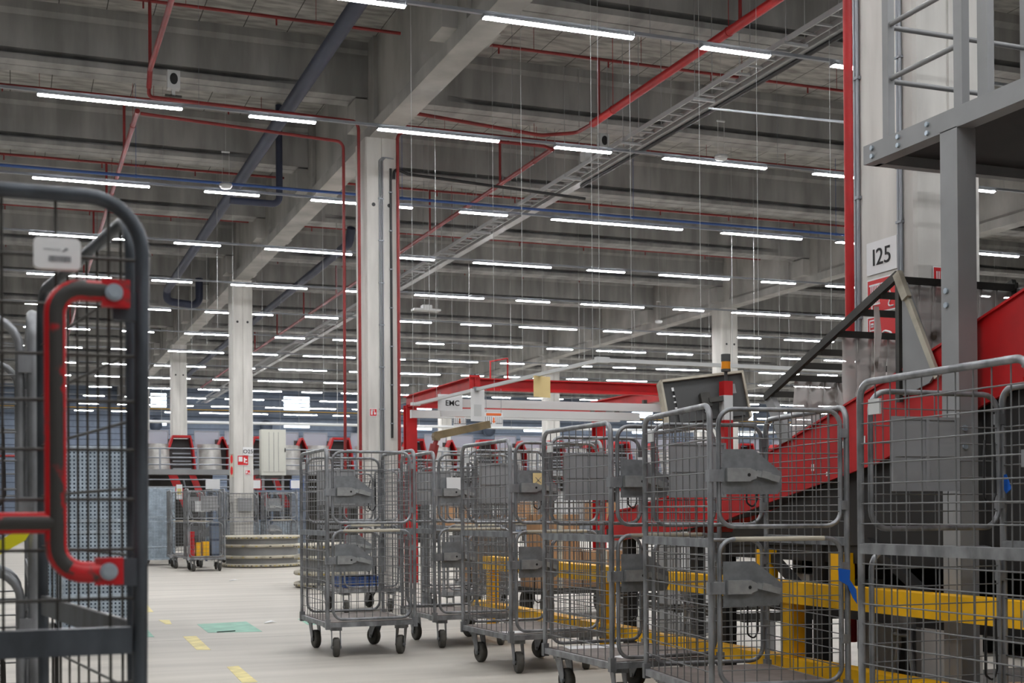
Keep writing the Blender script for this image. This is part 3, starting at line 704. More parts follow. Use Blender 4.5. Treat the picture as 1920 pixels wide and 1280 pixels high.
for x in (.2, 2.1):
    for y in (0, 2.6): MB().box(x, x+.07, y, y+.07, 0, .26).build('leg', 'grey', t)
# trestle legs under the guard rail
def trestle(x, y, label):
    m = MB()
    for s in (-1, 1):
        m.tube(fillet([(x+.02*s, y+s*.16, 0), (x+.02*s, y+s*.07, .42), (x, y+s*.05, .52), (x, y, .55)], .04, 4), .014, 8)
    m.cyl((x-.015, y-.06, .47), (x-.015, y+.06, .47), .012, 8).box(x-.03, x+.03, y-.06, y+.06, .50, .57)
    tag(m.build('trestle', 'galv'), label, 'trestle')
trestle(4.37, 5.66, 'bent steel trestle foot under the near stretch of yellow guard rail')
trestle(4.40, 8.05, 'bent steel trestle foot seen through the second nearest cage')
flat('board', [(5.3, 6.6, .013), (5.9, 6.5, .013), (5.8, 5.2, .013), (5.35, 5.3, .013)], (0, 0, .03), 'card', 'bare wooden board lying on the dark mat beyond the red conveyor', 'board')
# curtain hood
t = tag(empty('conveyor_hood', (4.432, 0, 0)), 'dark framed tunnel hood with cloudy plastic strip curtains over the red conveyor', 'hood')
A, B = (5.762, 2.382), (7.088, 1.838)
for x in (0, W+.06): MB().bar((x, B[0], B[1]), (x, A[0], A[1]), .03, .045).bar((x, A[0], A[1]), (x, A[0], 1.70), .025, .03).build('frame', 'darksteel', t)
bars = [(5.762, 2.372, 'top'), (5.92, 2.315, ''), (6.09, 2.245, ''), (6.31, 2.155, 'c'), (6.50, 2.072, ''), (6.66, 2.01, ''), (6.80, 1.95, 'c'), (6.99, 1.868, 'c')]
for y, z, q in bars:
    MB().box(0, W+.06, y-.012, y+.012, z-.036, z).build('cross_bar', 'darksteel', t)
rnd = random.Random(5)
def strips(y, ztop, zfun, x0=.03, x1=W+.02):
    x = x0
    while x < x1-.05:
        w_ = .118; zb = zfun()
        tw = rnd.uniform(-.03, .03); dy = rnd.uniform(-.01, .03)
        m = MB(); n = 6; vs = []
        for i in range(n+1):
            q = i/n; z = ztop+(zb-ztop)*q; ww = w_*(1-.10*q)
            for u in (-.5, -.17, .17, .5): vs.append((x+w_/2+u*ww+tw*q, y+dy*q+.012*math.cos(u*7+i), z))
        fs = [(i*4+j, i*4+j+1, (i+1)*4+j+1, (i+1)*4+j) for i in range(n) for j in range(3)]
        m.add(vs, fs, True); o = m.build('curtain_strip', 'pvc', t)
        sl = o.modifiers.new('thickness', 'SOLIDIFY'); sl.thickness = .003
        x += .104
strips(5.785, 2.34, lambda: 1.80+rnd.uniform(-.05, .05))
strips(6.33, 2.12, lambda: 1.66+rnd.uniform(-.04, .04))
strips(6.82, 1.915, lambda: 1.50+rnd.uniform(-.03, .03))
o = MB()
vs = [(.02, 6.0, 2.25), (.05, 6.0, 2.25), (.075, 6.01, 2.1), (.06, 6.03, 1.95), (.03, 6.02, 1.75), (.02, 6.0, 2.0)]
o.poly([(x, y, z) for x, y, z in vs], (0, .004, 0)).build('loose_strip', 'pvc', t)
MB().poly([(.0, 5.735, 2.33), (.0, 5.70, 2.33), (.0, 5.46, 1.84), (.0, 5.52, 1.78), (.0, 5.735, 1.73)], (.012, 0, 0)).build('side_plate', 'grey', t)
MB().bar((-.01, 5.74, 2.36), (-.01, 5.44, 1.80), .02, .035).bar((-.02, 5.745, 2.385), (-.02, 5.67, 2.24), .03, .05).build('strut', 'bumper', t)
MB().poly([(W+.06, 5.76, 2.35), (W+.06, 5.70, 2.35), (W+.06, 5.35, 1.95), (W+.06, 5.76, 1.95)], (.012, 0, 0)).build('side_plate', 'grey', t)
MB().poly([(.0, 7.10, 1.82), (.0, 7.03, 1.84), (.0, 6.80, 1.56), (.0, 6.93, 1.535)], (.04, 0, 0)).build('leg_plate', 'grey', t)
# steel platform
t = tag(empty('steel_platform', (4.3, 5.2, 0)), 'grey steel walkway platform with post and railings at the upper right', 'platform')
MB().box(0, .012, -.065, .06, 0, 2.99).box(.1, .112, -.065, .06, 0, 2.99).box(.012, .1, -.065, -.053, 0, 2.99).box(.012, .1, .048, .06, 0, 2.99).box(-.05, .16, -.115, .11, 0, .015).build('post', 'grey', t)
MB().box(0, .06, -4.2, .68, 2.985, 3.085).box(.06, .09, -4.2, .68, 2.985, 2.997).box(.06, 1.75, .62, .68, 2.985, 3.085).box(1.7, 1.76, -4.2, .68, 2.985, 3.085).box(.06, 1.7, -.9, -.84, 2.985, 3.085).build('edge_beam', 'grey', t)
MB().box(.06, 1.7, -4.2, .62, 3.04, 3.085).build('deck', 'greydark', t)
for y in (.60, .38, .15): 
    for z in (3.013, 3.057): MB().cyl((-.012, y, z), (0, y, z), .013, 6).build('bolt', 'galvnew', t)
for z in (2.2, 2.13): MB().cyl((-.01, 0.02, z), (0, .02, z), .015, 6).build('bolt', 'galvnew', t)
for z in (1.52, 1.43): MB().cyl((.03, -.075, z), (.03, -.065, z), .015, 6).build('bolt', 'galvnew', t)
def rpost(x, y, w1, w2): MB().box(x-w1/2, x+w1/2, y-w2/2, y+w2/2, 3.085, 4.19).build('railing_post', 'grey', t)
rpost(.03, .50, .04, .05); rpost(.03, -.065, .045, .06); rpost(.06, -.20, .04, .07); rpost(.95, .50, .04, .05); rpost(1.72, .5, .04, .04)
for z in (3.395, 3.68, 4.18):
    MB().tube([(.03, .5, z), (.03, -.09, z)], .014, 10).build('railing_bar', 'grey', t); MB().tube([(.03, .5, z-.008), (1.72, .5, z-.008)], .014, 10).build('railing_bar', 'grey', t)
# ------------------------------------------------------------------ signs on the near column
SX, RY = 5.302-.005, R(-90)
rot_side = (R(90), 0, R(-90))
o = MB().box(SX-.002, SX, 6.90, 7.215, 2.672, 2.886).build('number_sign', 'white'); tag(o, 'white sheet reading I25 on the near column', 'sign')
lettering('I25', .155, (SX-.004, 7.055, 2.775), rot_side, 'ink', o, xs=1.05)
o = MB().box(SX-.003, SX, 6.90, 7.213, 2.412, 2.643).box(SX-.0045, SX-.003, 6.91, 7.203, 2.422, 2.633, 1).build('fire_sign', ['white', 'signred']); tag(o, 'large red fire hose sign directly under the I25 sheet', 'sign')
m = MB()
for k in range(6): m.box(SX-.0065, SX-.004, 7.078+.017*k, 7.086+.017*k, 2.47, 2.605)
m.box(SX-.0068, SX-.0039, 7.07, 7.185, 2.595, 2.606).box(SX-.0068, SX-.0039, 7.07, 7.185, 2.468, 2.479).box(SX-.0065, SX-.004, 7.15, 7.165, 2.43, 2.47)
m.tube(fillet([(SX-.005, 7.06, 2.60), (SX-.005, 7.0, 2.60), (SX-.005, 6.95, 2.5), (SX-.005, 7.0, 2.44), (SX-.005, 6.93, 2.44)], .03, 4), .006, 5)
m.build('pictogram', 'white', o)
o = MB().box(SX-.003, SX, 6.90, 7.213, 2.18, 2.398).box(SX-.0045, SX-.003, 6.91, 7.203, 2.19, 2.388, 1).build('fire_sign', ['white', 'signred']); tag(o, 'red fire alarm sign below the fire hose sign on the near column', 'sign')
m = MB().box(SX-.0065, SX-.004, 7.12, 7.185, 2.30, 2.375).box(SX-.008, SX-.006, 7.13, 7.175, 2.31, 2.365, 1)
m.lathe([(0, 0), (.016, .001)], (SX-.009, 7.152, 2.338), 14); m.box(SX-.0095, SX-.007, 7.138, 7.166, 2.324, 2.352)
m.tube(fillet([(SX-.005, 7.09, 2.23), (SX-.005, 7.03, 2.29), (SX-.005, 6.96, 2.27), (SX-.005, 6.93, 2.2)], .03, 4), .008, 5)
m.build('pictogram', ['white', 'signred'], o)
o = MB().box(5.43, 5.62, 6.718, 6.721, 2.45, 2.66).box(5.437, 5.613, 6.7165, 6.718, 2.457, 2.653, 1).build('fire_sign', ['white', 'signred']); tag(o, 'red fire sign on the front face of the near column behind the strip curtain', 'sign')
m = MB()
for k in range(5): m.box(5.455+.016*k, 5.463+.016*k, 6.715, 6.717, 2.55, 2.63)
m.build('pictogram', 'white', o)
m = MB()
for x, y in ((5.288, 7.32), (5.288, 7.29)): m.tube([(x, y, 0.2), (x, y, 6.4)], .012, 8)
for z in (1.6, 2.4, 3.2, 4.0, 4.8): m.box(5.272, 5.302, 7.27, 7.34, z, z+.02)
tag(m.build('conduit', 'rail'), 'pair of grey conduits up the far edge of the near column', 'conduit')
m = MB()
for x, y in ((5.288, 6.87), (5.288, 6.845)): m.tube([(x, y, 0.2), (x, y, 6.4)], .011, 8)
for z in (2.35, 2.95, 3.3, 4.0, 4.8): m.box(5.274, 5.302, 6.83, 6.885, z, z+.015)
tag(m.build('conduit', 'rail'), 'pair of grey conduits beside the I25 sheet on the near column', 'conduit')
# middle column fittings
o = MB().box(4.745, 4.855, 17.994, 18.0, 2.505, 2.615).box(4.752, 4.848, 17.992, 17.994, 2.512, 2.608, 1).build('fire_sign', ['white', 'signred']); tag(o, 'small red extinguisher sign low on the tall middle column', 'sign')
MB().box(4.765, 4.79, 17.989, 17.992, 2.525, 2.59).box(4.765, 4.80, 17.989, 17.992, 2.58, 2.60).box(4.81, 4.835, 17.989, 17.992, 2.53, 2.56).box(4.812, 4.82, 17.989, 17.992, 2.56, 2.6).build('pictogram', 'white', o)
m = MB()
for x in (4.905, 4.93, 4.955): m.tube(fillet([(x, 17.985, .3), (x, 17.985, 6.15), (x+.05, 17.985, 6.2), (5.12, 17.985, 6.19)], .03, 3), .008, 6)
for k in range(9): m.box(4.89, 4.97, 17.974, 17.998, .8+.6*k, .815+.6*k)
tag(m.build('conduit', 'rail'), 'thin steel conduits running up the front of the tall middle column', 'conduit')
m = MB().box(5.06, 5.09, 17.975, 18.0, 2.2, 6.05)
for k in range(7): m.box(5.05, 5.10, 17.972, 18.0, 2.4+.55*k, 2.415+.55*k, 1)
tag(m.build('cable_duct', ['black', 'rail']), 'long black cable duct down the front right of the middle column', 'conduit')
# second column plates
o = MB().box(4.93, 5.165, 29.985, 29.995, 2.455, 2.66).build('number_sign', 'white'); tag(o, 'white sheet reading O25 on the second column down the aisle', 'sign')
lettering('O25', .125, (5.047, 29.98, 2.555), (R(90), 0, 0), 'ink', o, bold=.006)
o = MB().box(4.80, 5.06, 29.985, 29.995, 2.24, 2.475).box(4.81, 5.05, 29.983, 29.985, 2.25, 2.465, 1).build('fire_sign', ['white', 'signred']); tag(o, 'red and white hose sign beneath the O25 sheet', 'sign')
MB().box(4.83, 4.92, 29.980, 29.983, 2.33, 2.44).box(4.95, 4.98, 29.980, 29.983, 2.3, 2.42).box(4.98, 5.02, 29.980, 29.983, 2.36, 2.39).box(4.99, 5.03, 29.980, 29.983, 2.29, 2.32).build('pictogram', 'white', o)
o = MB().box(4.98, 5.1, 29.985, 29.995, 2.03, 2.14).box(4.99, 5.09, 29.983, 29.985, 2.04, 2.13, 1).build('fire_sign', ['white', 'signred']); tag(o, 'smallest red sign low on the second column', 'sign')
MB().box(5.0, 5.03, 29.98, 29.983, 2.06, 2.12).box(5.05, 5.08, 29.98, 29.983, 2.05, 2.08).build('pictogram', 'white', o)
o = MB().box(4.63, 4.71, 29.96, 29.99, 1.98, 2.5).build('notice_strip', 'bumper'); tag(o, 'narrow beige board with two red oval marks at the left of the second column', 'sign')
m = MB()
for z in (2.38, 2.12): m.poly([(4.67+.028*math.cos(a), 29.955, z+.1*math.sin(a)) for a in [2*math.pi*k/14 for k in range(14)]], (0, .006, 0))
m.build('oval_mark', 'signred', o)
# ------------------------------------------------------------------ monitor and stack light
t = tag(empty('stack_light', (5.407, 9.24, 0)), 'red and white striped post topped by an amber signal beacon', 'signal light')
m = MB()
for k, (z0, z1) in enumerate(((0, .6), (.6, 1.2), (1.2, 1.5), (1.5, 1.86), (1.86, 2.06), (2.06, 2.175))): m.box(-.04, .04, -.04, .04, z0, z1, 0 if k % 2 else 1)
m.mi = [0 if (i//6) in (1, 3, 5) else 1 for i in range(36)]
m.build('post', ['red', 'whitepaint'], t)
MB().cyl((0, 0, 2.175), (0, 0, 2.26), .014, 10).cyl((0, 0, 2.255), (0, 0, 2.275), .038, 18).cyl((0, 0, 2.335), (0, 0, 2.395), .038, 18).build('beacon_base', 'screenback', t)
MB().cyl((0, 0, 2.275), (0, 0, 2.335), .037, 18).build('beacon_lens', 'amber', t)
t = tag(empty('control_monitor', (5.275, 9.34, 2.03), R(-13)), 'large grey control monitor seen from behind beside the amber beacon', 'monitor')
Mx = Matrix.Rotation(R(-7), 4, 'Y') @ Matrix.Rotation(R(-12), 4, 'X')
m = MB().box(-.34, .34, 0, .1, -.19, .2, 0, Mx); m.build('housing', 'screenback', t)
m = MB().box(-.35, .35, -.03, .11, .185, .205, 0, Mx).box(-.352, -.335, -.03, .11, -.19, .205, 0, Mx).box(.335, .352, -.03, .11, -.19, .205, 0, Mx); m.build('rim', 'bumper', t)
MB().box(-.25, .3, -.02, 0, -.17, .12, 0, Mx).build('back_cover', 'screenback', t)
m = MB()
for k, z in enumerate((.1, .05, 0, -.05, -.1)): m.box(-.27, -.252, -.024, -.018, z, z+(.03 if k == 0 else .012), 0, Mx)
m.box(.17, .26, -.024, -.019, .02, .1, 1, Mx); m.build('port', ['white', 'grey'], t)
m = MB().box(-.06, .02, -.09, 0, -.08, .04, 0, Mx).box(.0, .12, -.1, -.06, -.05, -.01, 0, Mx); m.build('bracket', 'darksteel', t)
# ------------------------------------------------------------------ small grey switch cabinets and work table behind the guard rail
tag(MB().box(5.7, 6.3, 10.6, 11.0, 0, 1.15).box(5.68, 6.32, 10.58, 11.02, 1.15, 1.18).box(5.72, 6.28, 10.585, 10.6, .1, 1.1, 1).build('metal_cabinet', ['grey', 'whitepaint']), 'pale metal cabinet standing behind the low end of the red conveyor', 'cabinet')
tt = tag(empty('pallet_trolley', (5.75, 13.1, 0)), 'flat trolley carrying cardboard boxes beyond the guard rail', 'trolley')
MB().box(-.6, .6, -.4, .4, .26, .32).build('platform', 'darksteel', tt)
for x in (-.45, .45):
    for y in (-.3, .3): MB().cyl((x-.03, y, .13), (x+.03, y, .13), .13, 18).box(x-.04, x+.04, y-.03, y+.03, .13, .26).build('wheel', 'rubber', tt)
for x, y, z, a, b, c, lab in ((5.2, 12.8, .32, .5, .5, .42, 'cardboard box at the front of the flat trolley'), (5.75, 12.85, .32, .5, .5, .38, 'cardboard box at the right end of the flat trolley'), (5.25, 12.85, .74, .45, .4, .36, 'upper cardboard box stacked on the flat trolley'), (5.2, 14.75, .29, .5, .5, .4, 'cardboard box inside the cage beyond the guard rail'), (5.22, 14.8, .70, .45, .42, .4, 'cardboard box stacked inside the cage beyond the guard rail')):
    tag(MB().box(x, x+a, y, y+b, z, z+c).box(x+a/2-.03, x+a/2+.03, y-.002, y+b+.002, z-.0, z+c+.002, 1).build('cardboard_box', ['card', 'bumper']), lab, 'box')
tag(MB().box(3.52, 3.94, 14.6, 15.05, .278, .40).box(3.50, 3.96, 14.58, 15.07, .385, .40).build('blue_crate', 'blue'), 'blue plastic crate in the cage behind the whole aisle cage', 'crate')
# ================================================================== RED GANTRY AND HUNG SIGNS
t = tag(empty('lifting_gantry', (0, 0, 0)), 'red steel lifting gantry on two posts right of the middle column', 'gantry')
def ibeam(m, a, b, h, wd):
    a, b = Vector(a), Vector(b); z = Vector((0, 0, 1))
    m.bar(a+z*(h/2-.008), b+z*(h/2-.008), wd, .016).bar(a-z*(h/2-.008), b-z*(h/2-.008), wd, .016).bar(a, b, .012, h-.03)
for x in (6.06, 9.43):
    m = MB(); m.box(x-.09, x+.09, 20.31, 20.325, 0, 2.88).box(x-.09, x+.09, 20.475, 20.49, 0, 2.88).box(x-.006, x+.006, 20.32, 20.48, 0, 2.88); m.build('post', 'red', t)
for x in (6.06, 9.43):
    m = MB(); ibeam(m, (x, 20.6, 2.94), (x, 17.2, 2.94), .19, .13); m.build('arm', 'red', t)
m = MB(); ibeam(m, (6.06, 17.3, 2.93), (9.6, 17.3, 2.93), .17, .12); m.box(5.98, 6.14, 17.22, 17.24, 2.82, 3.05); m.build('cross_beam', 'red', t)
m = MB(); ibeam(m, (6.06, 20.4, 2.9), (9.43, 20.4, 2.9), .12, .1); m.build('cross_beam', 'red', t)
for y, x0, x1, z in ((20.15, 6.0, 9.7, 2.72), (18.2, 6.2, 9.8, 2.74), (19.2, 6.2, 9.6, 2.68)):
    MB().box(x0, x1, y-.04, y+.04, z-.06, z+.06).box(x0-.005, x0+.01, y-.045, y+.045, z-.065, z+.065).build('white_rail', 'whitepaint', t)
m = MB()
for x in (6.5, 9.2):
    for y in (18.2, 19.2, 20.15): m.box(x-.03, x+.03, y-.03, y+.03, 2.74, 2.86)
m.build('hanger', 'darksteel', t)
MB().tube([(6.32, 17.3, 3.0), (6.32, 17.3, 3.26), (6.60, 17.35, 3.32), (6.60, 17.35, 3.0)], .014, 6).build('red_loop', 'red', t)
t = tag(empty('jib_arm', (4.78, 15.0, 0)), 'ochre lifting arm with a red cylinder standing near the gantry', 'lifting arm')
MB().bar((0, 0, 2.06), (.75, .2, 2.22), .07, .09).build('boom', 'jib', t)
MB().cyl((.0, 0, 2.0), (-.03, 0, 1.92), .03, 10).cyl((-.02, 0, 1.95), (-.14, 0, 1.45), .055, 14).build('cylinder', 'redpipe', t)
MB().cyl((-.14, 0, 1.45), (-.14, 0, 0), .05, 14).cyl((-.14, 0, 0), (-.14, 0, .03), .25, 20).build('column_base', 'galv', t)
MB().box(-.04, .04, -.04, .04, 2.0, 2.09).cyl((-.01, -.05, 2.05), (-.01, .05, 2.05), .035, 12).build('pivot', 'jib', t)
# hanging sign bar
t = tag(empty('sign_bar', (0, 0, 0)), 'thin grey bar hung on wires, bent in a corner over the cages', 'hanging bar')
MB().bar((5.10, 16.9, 2.6), (5.345, 11.53, 2.6), .04, .036).box(5.04, 5.16, 16.88, 16.96, 2.58, 2.62).build('bar', 'whitepaint', t)
MB().bar((5.345, 11.53, 2.6), (9.2, 11.48, 2.58), .04, .036).build('bar', 'whitepaint', t)
MB().box(5.30, 5.44, 11.5, 11.56, 2.575, 2.63).build('corner_joint', 'whitepaint', t)
def hung(name, x0, x1, y, z0, z1, m, label, rz=0, zt=None):
    o = MB().box(-(x1-x0)/2, (x1-x0)/2, -.002, .002, 0, z1-z0).build(name, m)
    if zt: MB().box(-(x1-x0)*.4-.006, -(x1-x0)*.4, -.001, .005, z1-z0-.01, zt-z0).build('hanger_strip', 'rail', o); MB().box((x1-x0)*.4, (x1-x0)*.4+.006, -.001, .005, z1-z0-.01, zt-z0).build('hanger_strip', 'rail', o)
    o.location = ((x0+x1)/2, y, z0); o.rotation_euler = (0, 0, rz)
    return tag(o, label, 'sign')
hung('yellow_notice', 5.20, 5.44, 12.95, 2.36, 2.585, 'cream', 'cream yellow notice hanging from the sloping grey bar', R(20))
o = hung('hanging_sign', 5.13, 5.464, 16.02, 2.446, 2.658, 'white', 'white hanging sign reading EMC near the far end of the sloping grey bar', 0, 2.68)
lettering('EMC', .098, (.03, -.004, .095), (R(90), 0, 0), 'ink', o, bold=.012)
o = hung('white_notice', 5.12, 5.306, 14.72, 2.22, 2.61, 'white', 'plain white notice hanging just right of the EMC sign', R(8), 2.61)
MB().box(-.05, .05, -.0035, -.0025, .06, .2).build('printed_panel', 'whitepaint', o); MB().box(-.045, .02, -.035, .035, .36, .41).build('clip', 'rail', o)
def picto(o, w_):
    m = MB().box(-w_*.42, w_*.42, -.004, -.0025, .155, .19).poly([(-.012, -.004, .13), (.012, -.004, .13), (.012, -.004, .08), (.028, -.004, .08), (0, -.004, .045), (-.028, -.004, .08), (-.012, -.004, .08)], (0, .0015, 0)); m.build('orange_print', 'orange', o)
    m = MB()
    for s in (-1, 1):
        for k in range(4): m.box(s*w_*.29-.05+.03*k, s*w_*.29-.042+.03*k, -.004, -.0025, .04, .14)
        m.box(s*w_*.29-.05, s*w_*.29+.05, -.004, -.0025, .04, .05)
    m.build('cage_print', 'inkgrey', o)
o = hung('pictogram_sign', 6.205, 6.48, 17.235, 2.335, 2.535, 'white', 'white sign with cage drawings and an orange arrow, right of the white notice', 0, 2.87); picto(o, .27)
o = hung('pictogram_sign', 6.70, 6.916, 20.1, 2.527, 2.743, 'white', 'white sign with cage drawings and an orange arrow, below the EMC sign'); picto(o, .19)
# ================================================================== STRIPED DRUM STACKS
def drum(x, y, r, label):
    t = tag(empty('bumper_stack', (x, y, 0)), label, 'bumper stack')
    for k in range(4):
        z = .03+.175*k+(.06 if k > 1 else 0)
        MB().lathe([(r-.09, z), (r-.02, z-.012), (r, z+.005), (r, z+.04), (r-.03, z+.055), (r-.09, z+.045)], (0, 0, 0), 56).build('edge_band', 'bumper', t)
        m = MB(); n = 56
        for i in range(n):
            a0, a1 = 2*math.pi*i/n, 2*math.pi*(i+.5)/n
            if k in (0, 3) or i % 3 == 0: m.add([((r+.003)*math.cos(a), (r+.003)*math.sin(a), zz) for a in (a0, a1) for zz in (z+.004, z+.024)], [(0, 2, 3, 1)])
        m.build('hazard_stripe', 'hazard', t)
    MB().lathe([(r-.1, .0), (r-.1, .66)], (0, 0, 0), 56).build('drum_wall', 'grey', t)
    MB().lathe([(0, .66), (r-.1, .66), (r-.06, .64)], (0, 0, 0), 56).build('lid', 'bumper', t)
    return t
drum(5.03, 28.2, .86, 'stack of grey rounded bumper rings with striped edges beyond the loaded cage')
drum(4.83, 19.80, .80, 'nearer striped bumper ring stack peeping out behind the whole aisle cage')
# contents of the loaded cage
for x, y, z, a, b, c, mm, lab in ((3.42, 26.5, .29, .09, .2, .28, 'yellow', 'yellow bin low inside the loaded cage'), (3.30, 26.5, .29, .09, .2, .5, 'signred', 'red extinguisher shaped canister inside the loaded cage'), (3.56, 26.5, .29, .12, .25, .3, 'yellow', 'yellow crate at the right of the loaded cage'), (3.72, 26.45, .29, .15, .3, .7, 'clad', 'tall blue grey panel standing in the loaded cage'), (3.40, 26.46, 1.18, .30, .02, .22, 'white', 'white printed board on the loaded cage')):
    tag(MB().box(x, x+a, y, y+b, z, z+c).box(x-.004, x+a+.004, y-.004, y+b+.004, z+c-.02, z+c).build('crate', mm), lab, 'crate')
# blue mesh pen behind the drum stack
t = tag(empty('mesh_pen', (5.6, 32.2, 0)), 'blue grey mesh pen with clear panels behind the drum stack', 'mesh pen')
m = MB()
for x in (-1.2, -.4, .4, 1.2): m.box(x-.025, x+.025, -.025, .025, 0, 1.72)
m.box(-1.2, 1.2, -.02, .02, 1.68, 1.72).box(-1.2, 1.2, -.02, .02, .95, .99)
m.build('frame', 'clad', t)
grid(MB(), 'y', 0, -1.2, 1.2, .05, 1.7, .06, .09, .004).build('wire_mesh', 'clad', t)
MB().box(-1.18, 1.18, .03, .04, .1, .95).build('panel', 'galvnew', t)
for i, (x, lab) in enumerate(((4.55, 'blank white card over the blue mesh pen, left one'), (5.55, 'red edged white card over the middle of the mesh pen'), (6.6, 'blue edged white card over the right of the mesh pen'))):
    o = tag(MB().box(x-.17, x+.17, 32.1, 32.11, 1.74, 1.98).box(x-.15, x+.15, 32.095, 32.1, 1.76, 1.96, 1).build('card', [('white', 'red', 'blue')[i], 'white']), lab, 'card')
    MB().bar((x, 32.13, 1.74), (x, 32.13, 1.2), .02).build('stake', 'rail', o)

# ================================================================== FAR SORTER WITH CHUTES
YS = 34.5
t = tag(empty('sorter_walkway', (0, YS-1.2, 0)), 'long raised steel walkway with railings in front of the far chutes', 'walkway')
MB().box(1.5, 26, 0, .58, 2.13, 2.26).build('deck', 'grey', t)
for z, nm in ((2.78, 'top_rail'), (2.55, 'mid_rail'), (2.38, 'knee_rail')): MB().tube([(1.5, .05, z), (26, .05, z)], .018, 6).build(nm, 'rail', t)
x = 1.6; 
while x < 26: MB().box(x-.022, x+.022, .03, .075, 2.26, 2.79).build('railing_post', 'rail', t); x += .92
x = 2.0
while x < 26: MB().box(x-.06, x+.06, .3, .42, 0, 2.13).build('support_post', 'grey', t); x += 3.6
t = tag(empty('fence_rail', (0, YS-2.0, 0)), 'low double pale railing beneath the far walkway', 'railing')
for z in (1.98, 1.80, 1.68): MB().tube([(1.5, 0, z), (26, 0, z)], .016, 6).build('rail', 'rail', t)
x = 1.7
while x < 26: MB().bar((x, 0, 1.99), (x+.25, .25, 1.0), .03).bar((x+.25, .25, 1.0), (x+.25, .25, 0), .03).build('stay', 'rail', t); x += 1.1
def hood_unit(x, wide):
    """red edged chute mouth: a tapering shell open to the front"""
    w0, h0, h1 = (.36, .14, 3.18) if wide else (.14, .0, 3.16)
    base = .34 if wide else .17
    outer = [(-w0, 2.2), (-w0-.02, 2.86), (-h0-.02 if wide else -.02, h1), (h0+.02 if wide else .02, h1), (w0+.02, 2.86), (w0, 2.2)]
    if wide: outer = [(-.33, 2.2), (-.38, 2.82), (-.24, 3.18), (.22, 3.18), (.30, 2.82), (.36, 2.2)]
    inner = [(a*.88, z if z < 2.3 else z-.06) for a, z in outer]
    m = MB(); n = len(outer); y0, y1 = 0, .35
    for P0, ya in ((outer, 0), (inner, 0)): pass
    vs = [(a, y0, z) for a, z in outer]+[(a, y0, z) for a, z in inner]+[(a, y1, z) for a, z in outer]+[(a, y1, z) for a, z in inner]
    fs = []
    for i in range(n-1): fs += [(i, i+1, n+i+1, n+i), (i, 2*n+i, 2*n+i+1, i+1), (n+i, n+i+1, 3*n+i+1, 3*n+i)]
    return m.add(vs, fs)
def chute(x, idx):
    t = empty('sorting_chute', (x, YS, 0))
    hood_unit(0, False).build('narrow_mouth', 'red', t)
    o = hood_unit(0, True).build('wide_mouth', 'red', t); o.location = (1.07, 0, 0)
    MB().box(.75, 1.38, .36, .38, 2.2, 3.1).build('dark_back', 'screenback', t); MB().box(-.15, .15, .36, .38, 2.2, 3.1).build('dark_back', 'screenback', t)
    for cx in (.44, 1.75):
        f = MB().box(cx-.33, cx+.33, .39, .42, 3.30, 3.33).box(cx-.33, cx-.305, .39, .42, 2.7, 3.33).box(cx+.305, cx+.33, .39, .42, 2.7, 3.33).build('screen_frame', 'rail', t)
        MB().box(cx-.305, cx+.305, .40, .41, 2.78, 3.30).build('clear_screen', 'plexi', f)
        MB().add([(cx-.3+.6*u, .06-.22*math.sin(math.pi*u)-.3*v, 2.95-.75*v) for u in [q/8 for q in range(9)] for v in (0, 1)], [(2*i, 2*i+1, 2*i+3, 2*i+2) for i in range(8)], True).build('slide', 'stainless', t)
    m = MB()
    for k in range(5): m.box(.84, 1.3, .05+.03*k, .08+.03*k, 2.3+.1*k, 2.33+.1*k)
    m.build('step', 'rail', t)
    MB().poly([(.72, .1, 2.15), (.95, .1, 2.15), (1.25, -.5, 1.3), (1.02, -.5, 1.3)], (0, .03, 0)).poly([(1.25, .1, 2.15), (1.42, .1, 2.15), (1.7, -.5, 1.3), (1.5, -.5, 1.3)], (0, .03, 0)).build('red_flank', 'red', t)
    MB().box(.2, 1.9, .45, .6, .3, 2.2).build('machine_body', 'darksteel', t)
    return t
ch0 = chute(3.05, 0)
for i in range(11):
    o = ch0 if i == 0 else copy_tree(ch0); o.location = (3.05+2.1*i-2.1*0, YS, 0)
    tag(o, 'far sorting chute with red edged mouths and clear screens, %s from the left' % ORD[i], 'chute', 'far sorting chutes')
t = tag(empty('switch_cabinet', (6.2, 33.0, 0)), 'tall pale switch cabinet right of the column marked O25', 'cabinet')
MB().box(-.31, .31, 0, .3, 2.11, 3.27).build('body', 'beige', t)
MB().box(-.27, .27, -.012, 0, 2.2, 3.2).build('door', 'beige', t)
m = MB()
for k in (-.12, 0, .12): m.box(k-.004, k+.004, -.016, -.012, 2.2, 3.2)
m.build('door_groove', 'inkgrey', t); MB().box(.28, .3, -.03, 0, 2.7, 2.8).build('handle', 'black', t)
MB().box(-.31, .31, .3, .9, 2.05, 2.11).box(-.28, -.22, .1, .16, 0, 2.11).box(.22, .28, .1, .16, 0, 2.11).build('stand', 'grey', t)
tag(MB().box(3.73, 3.87, 32.465, 32.485, 1.5, 1.86).box(3.75, 3.85, 32.46, 32.465, 1.62, 1.76, 1).build('yellow_label', ['white', 'yelline']), 'small white and yellow label plate on the low far railing', 'sign')
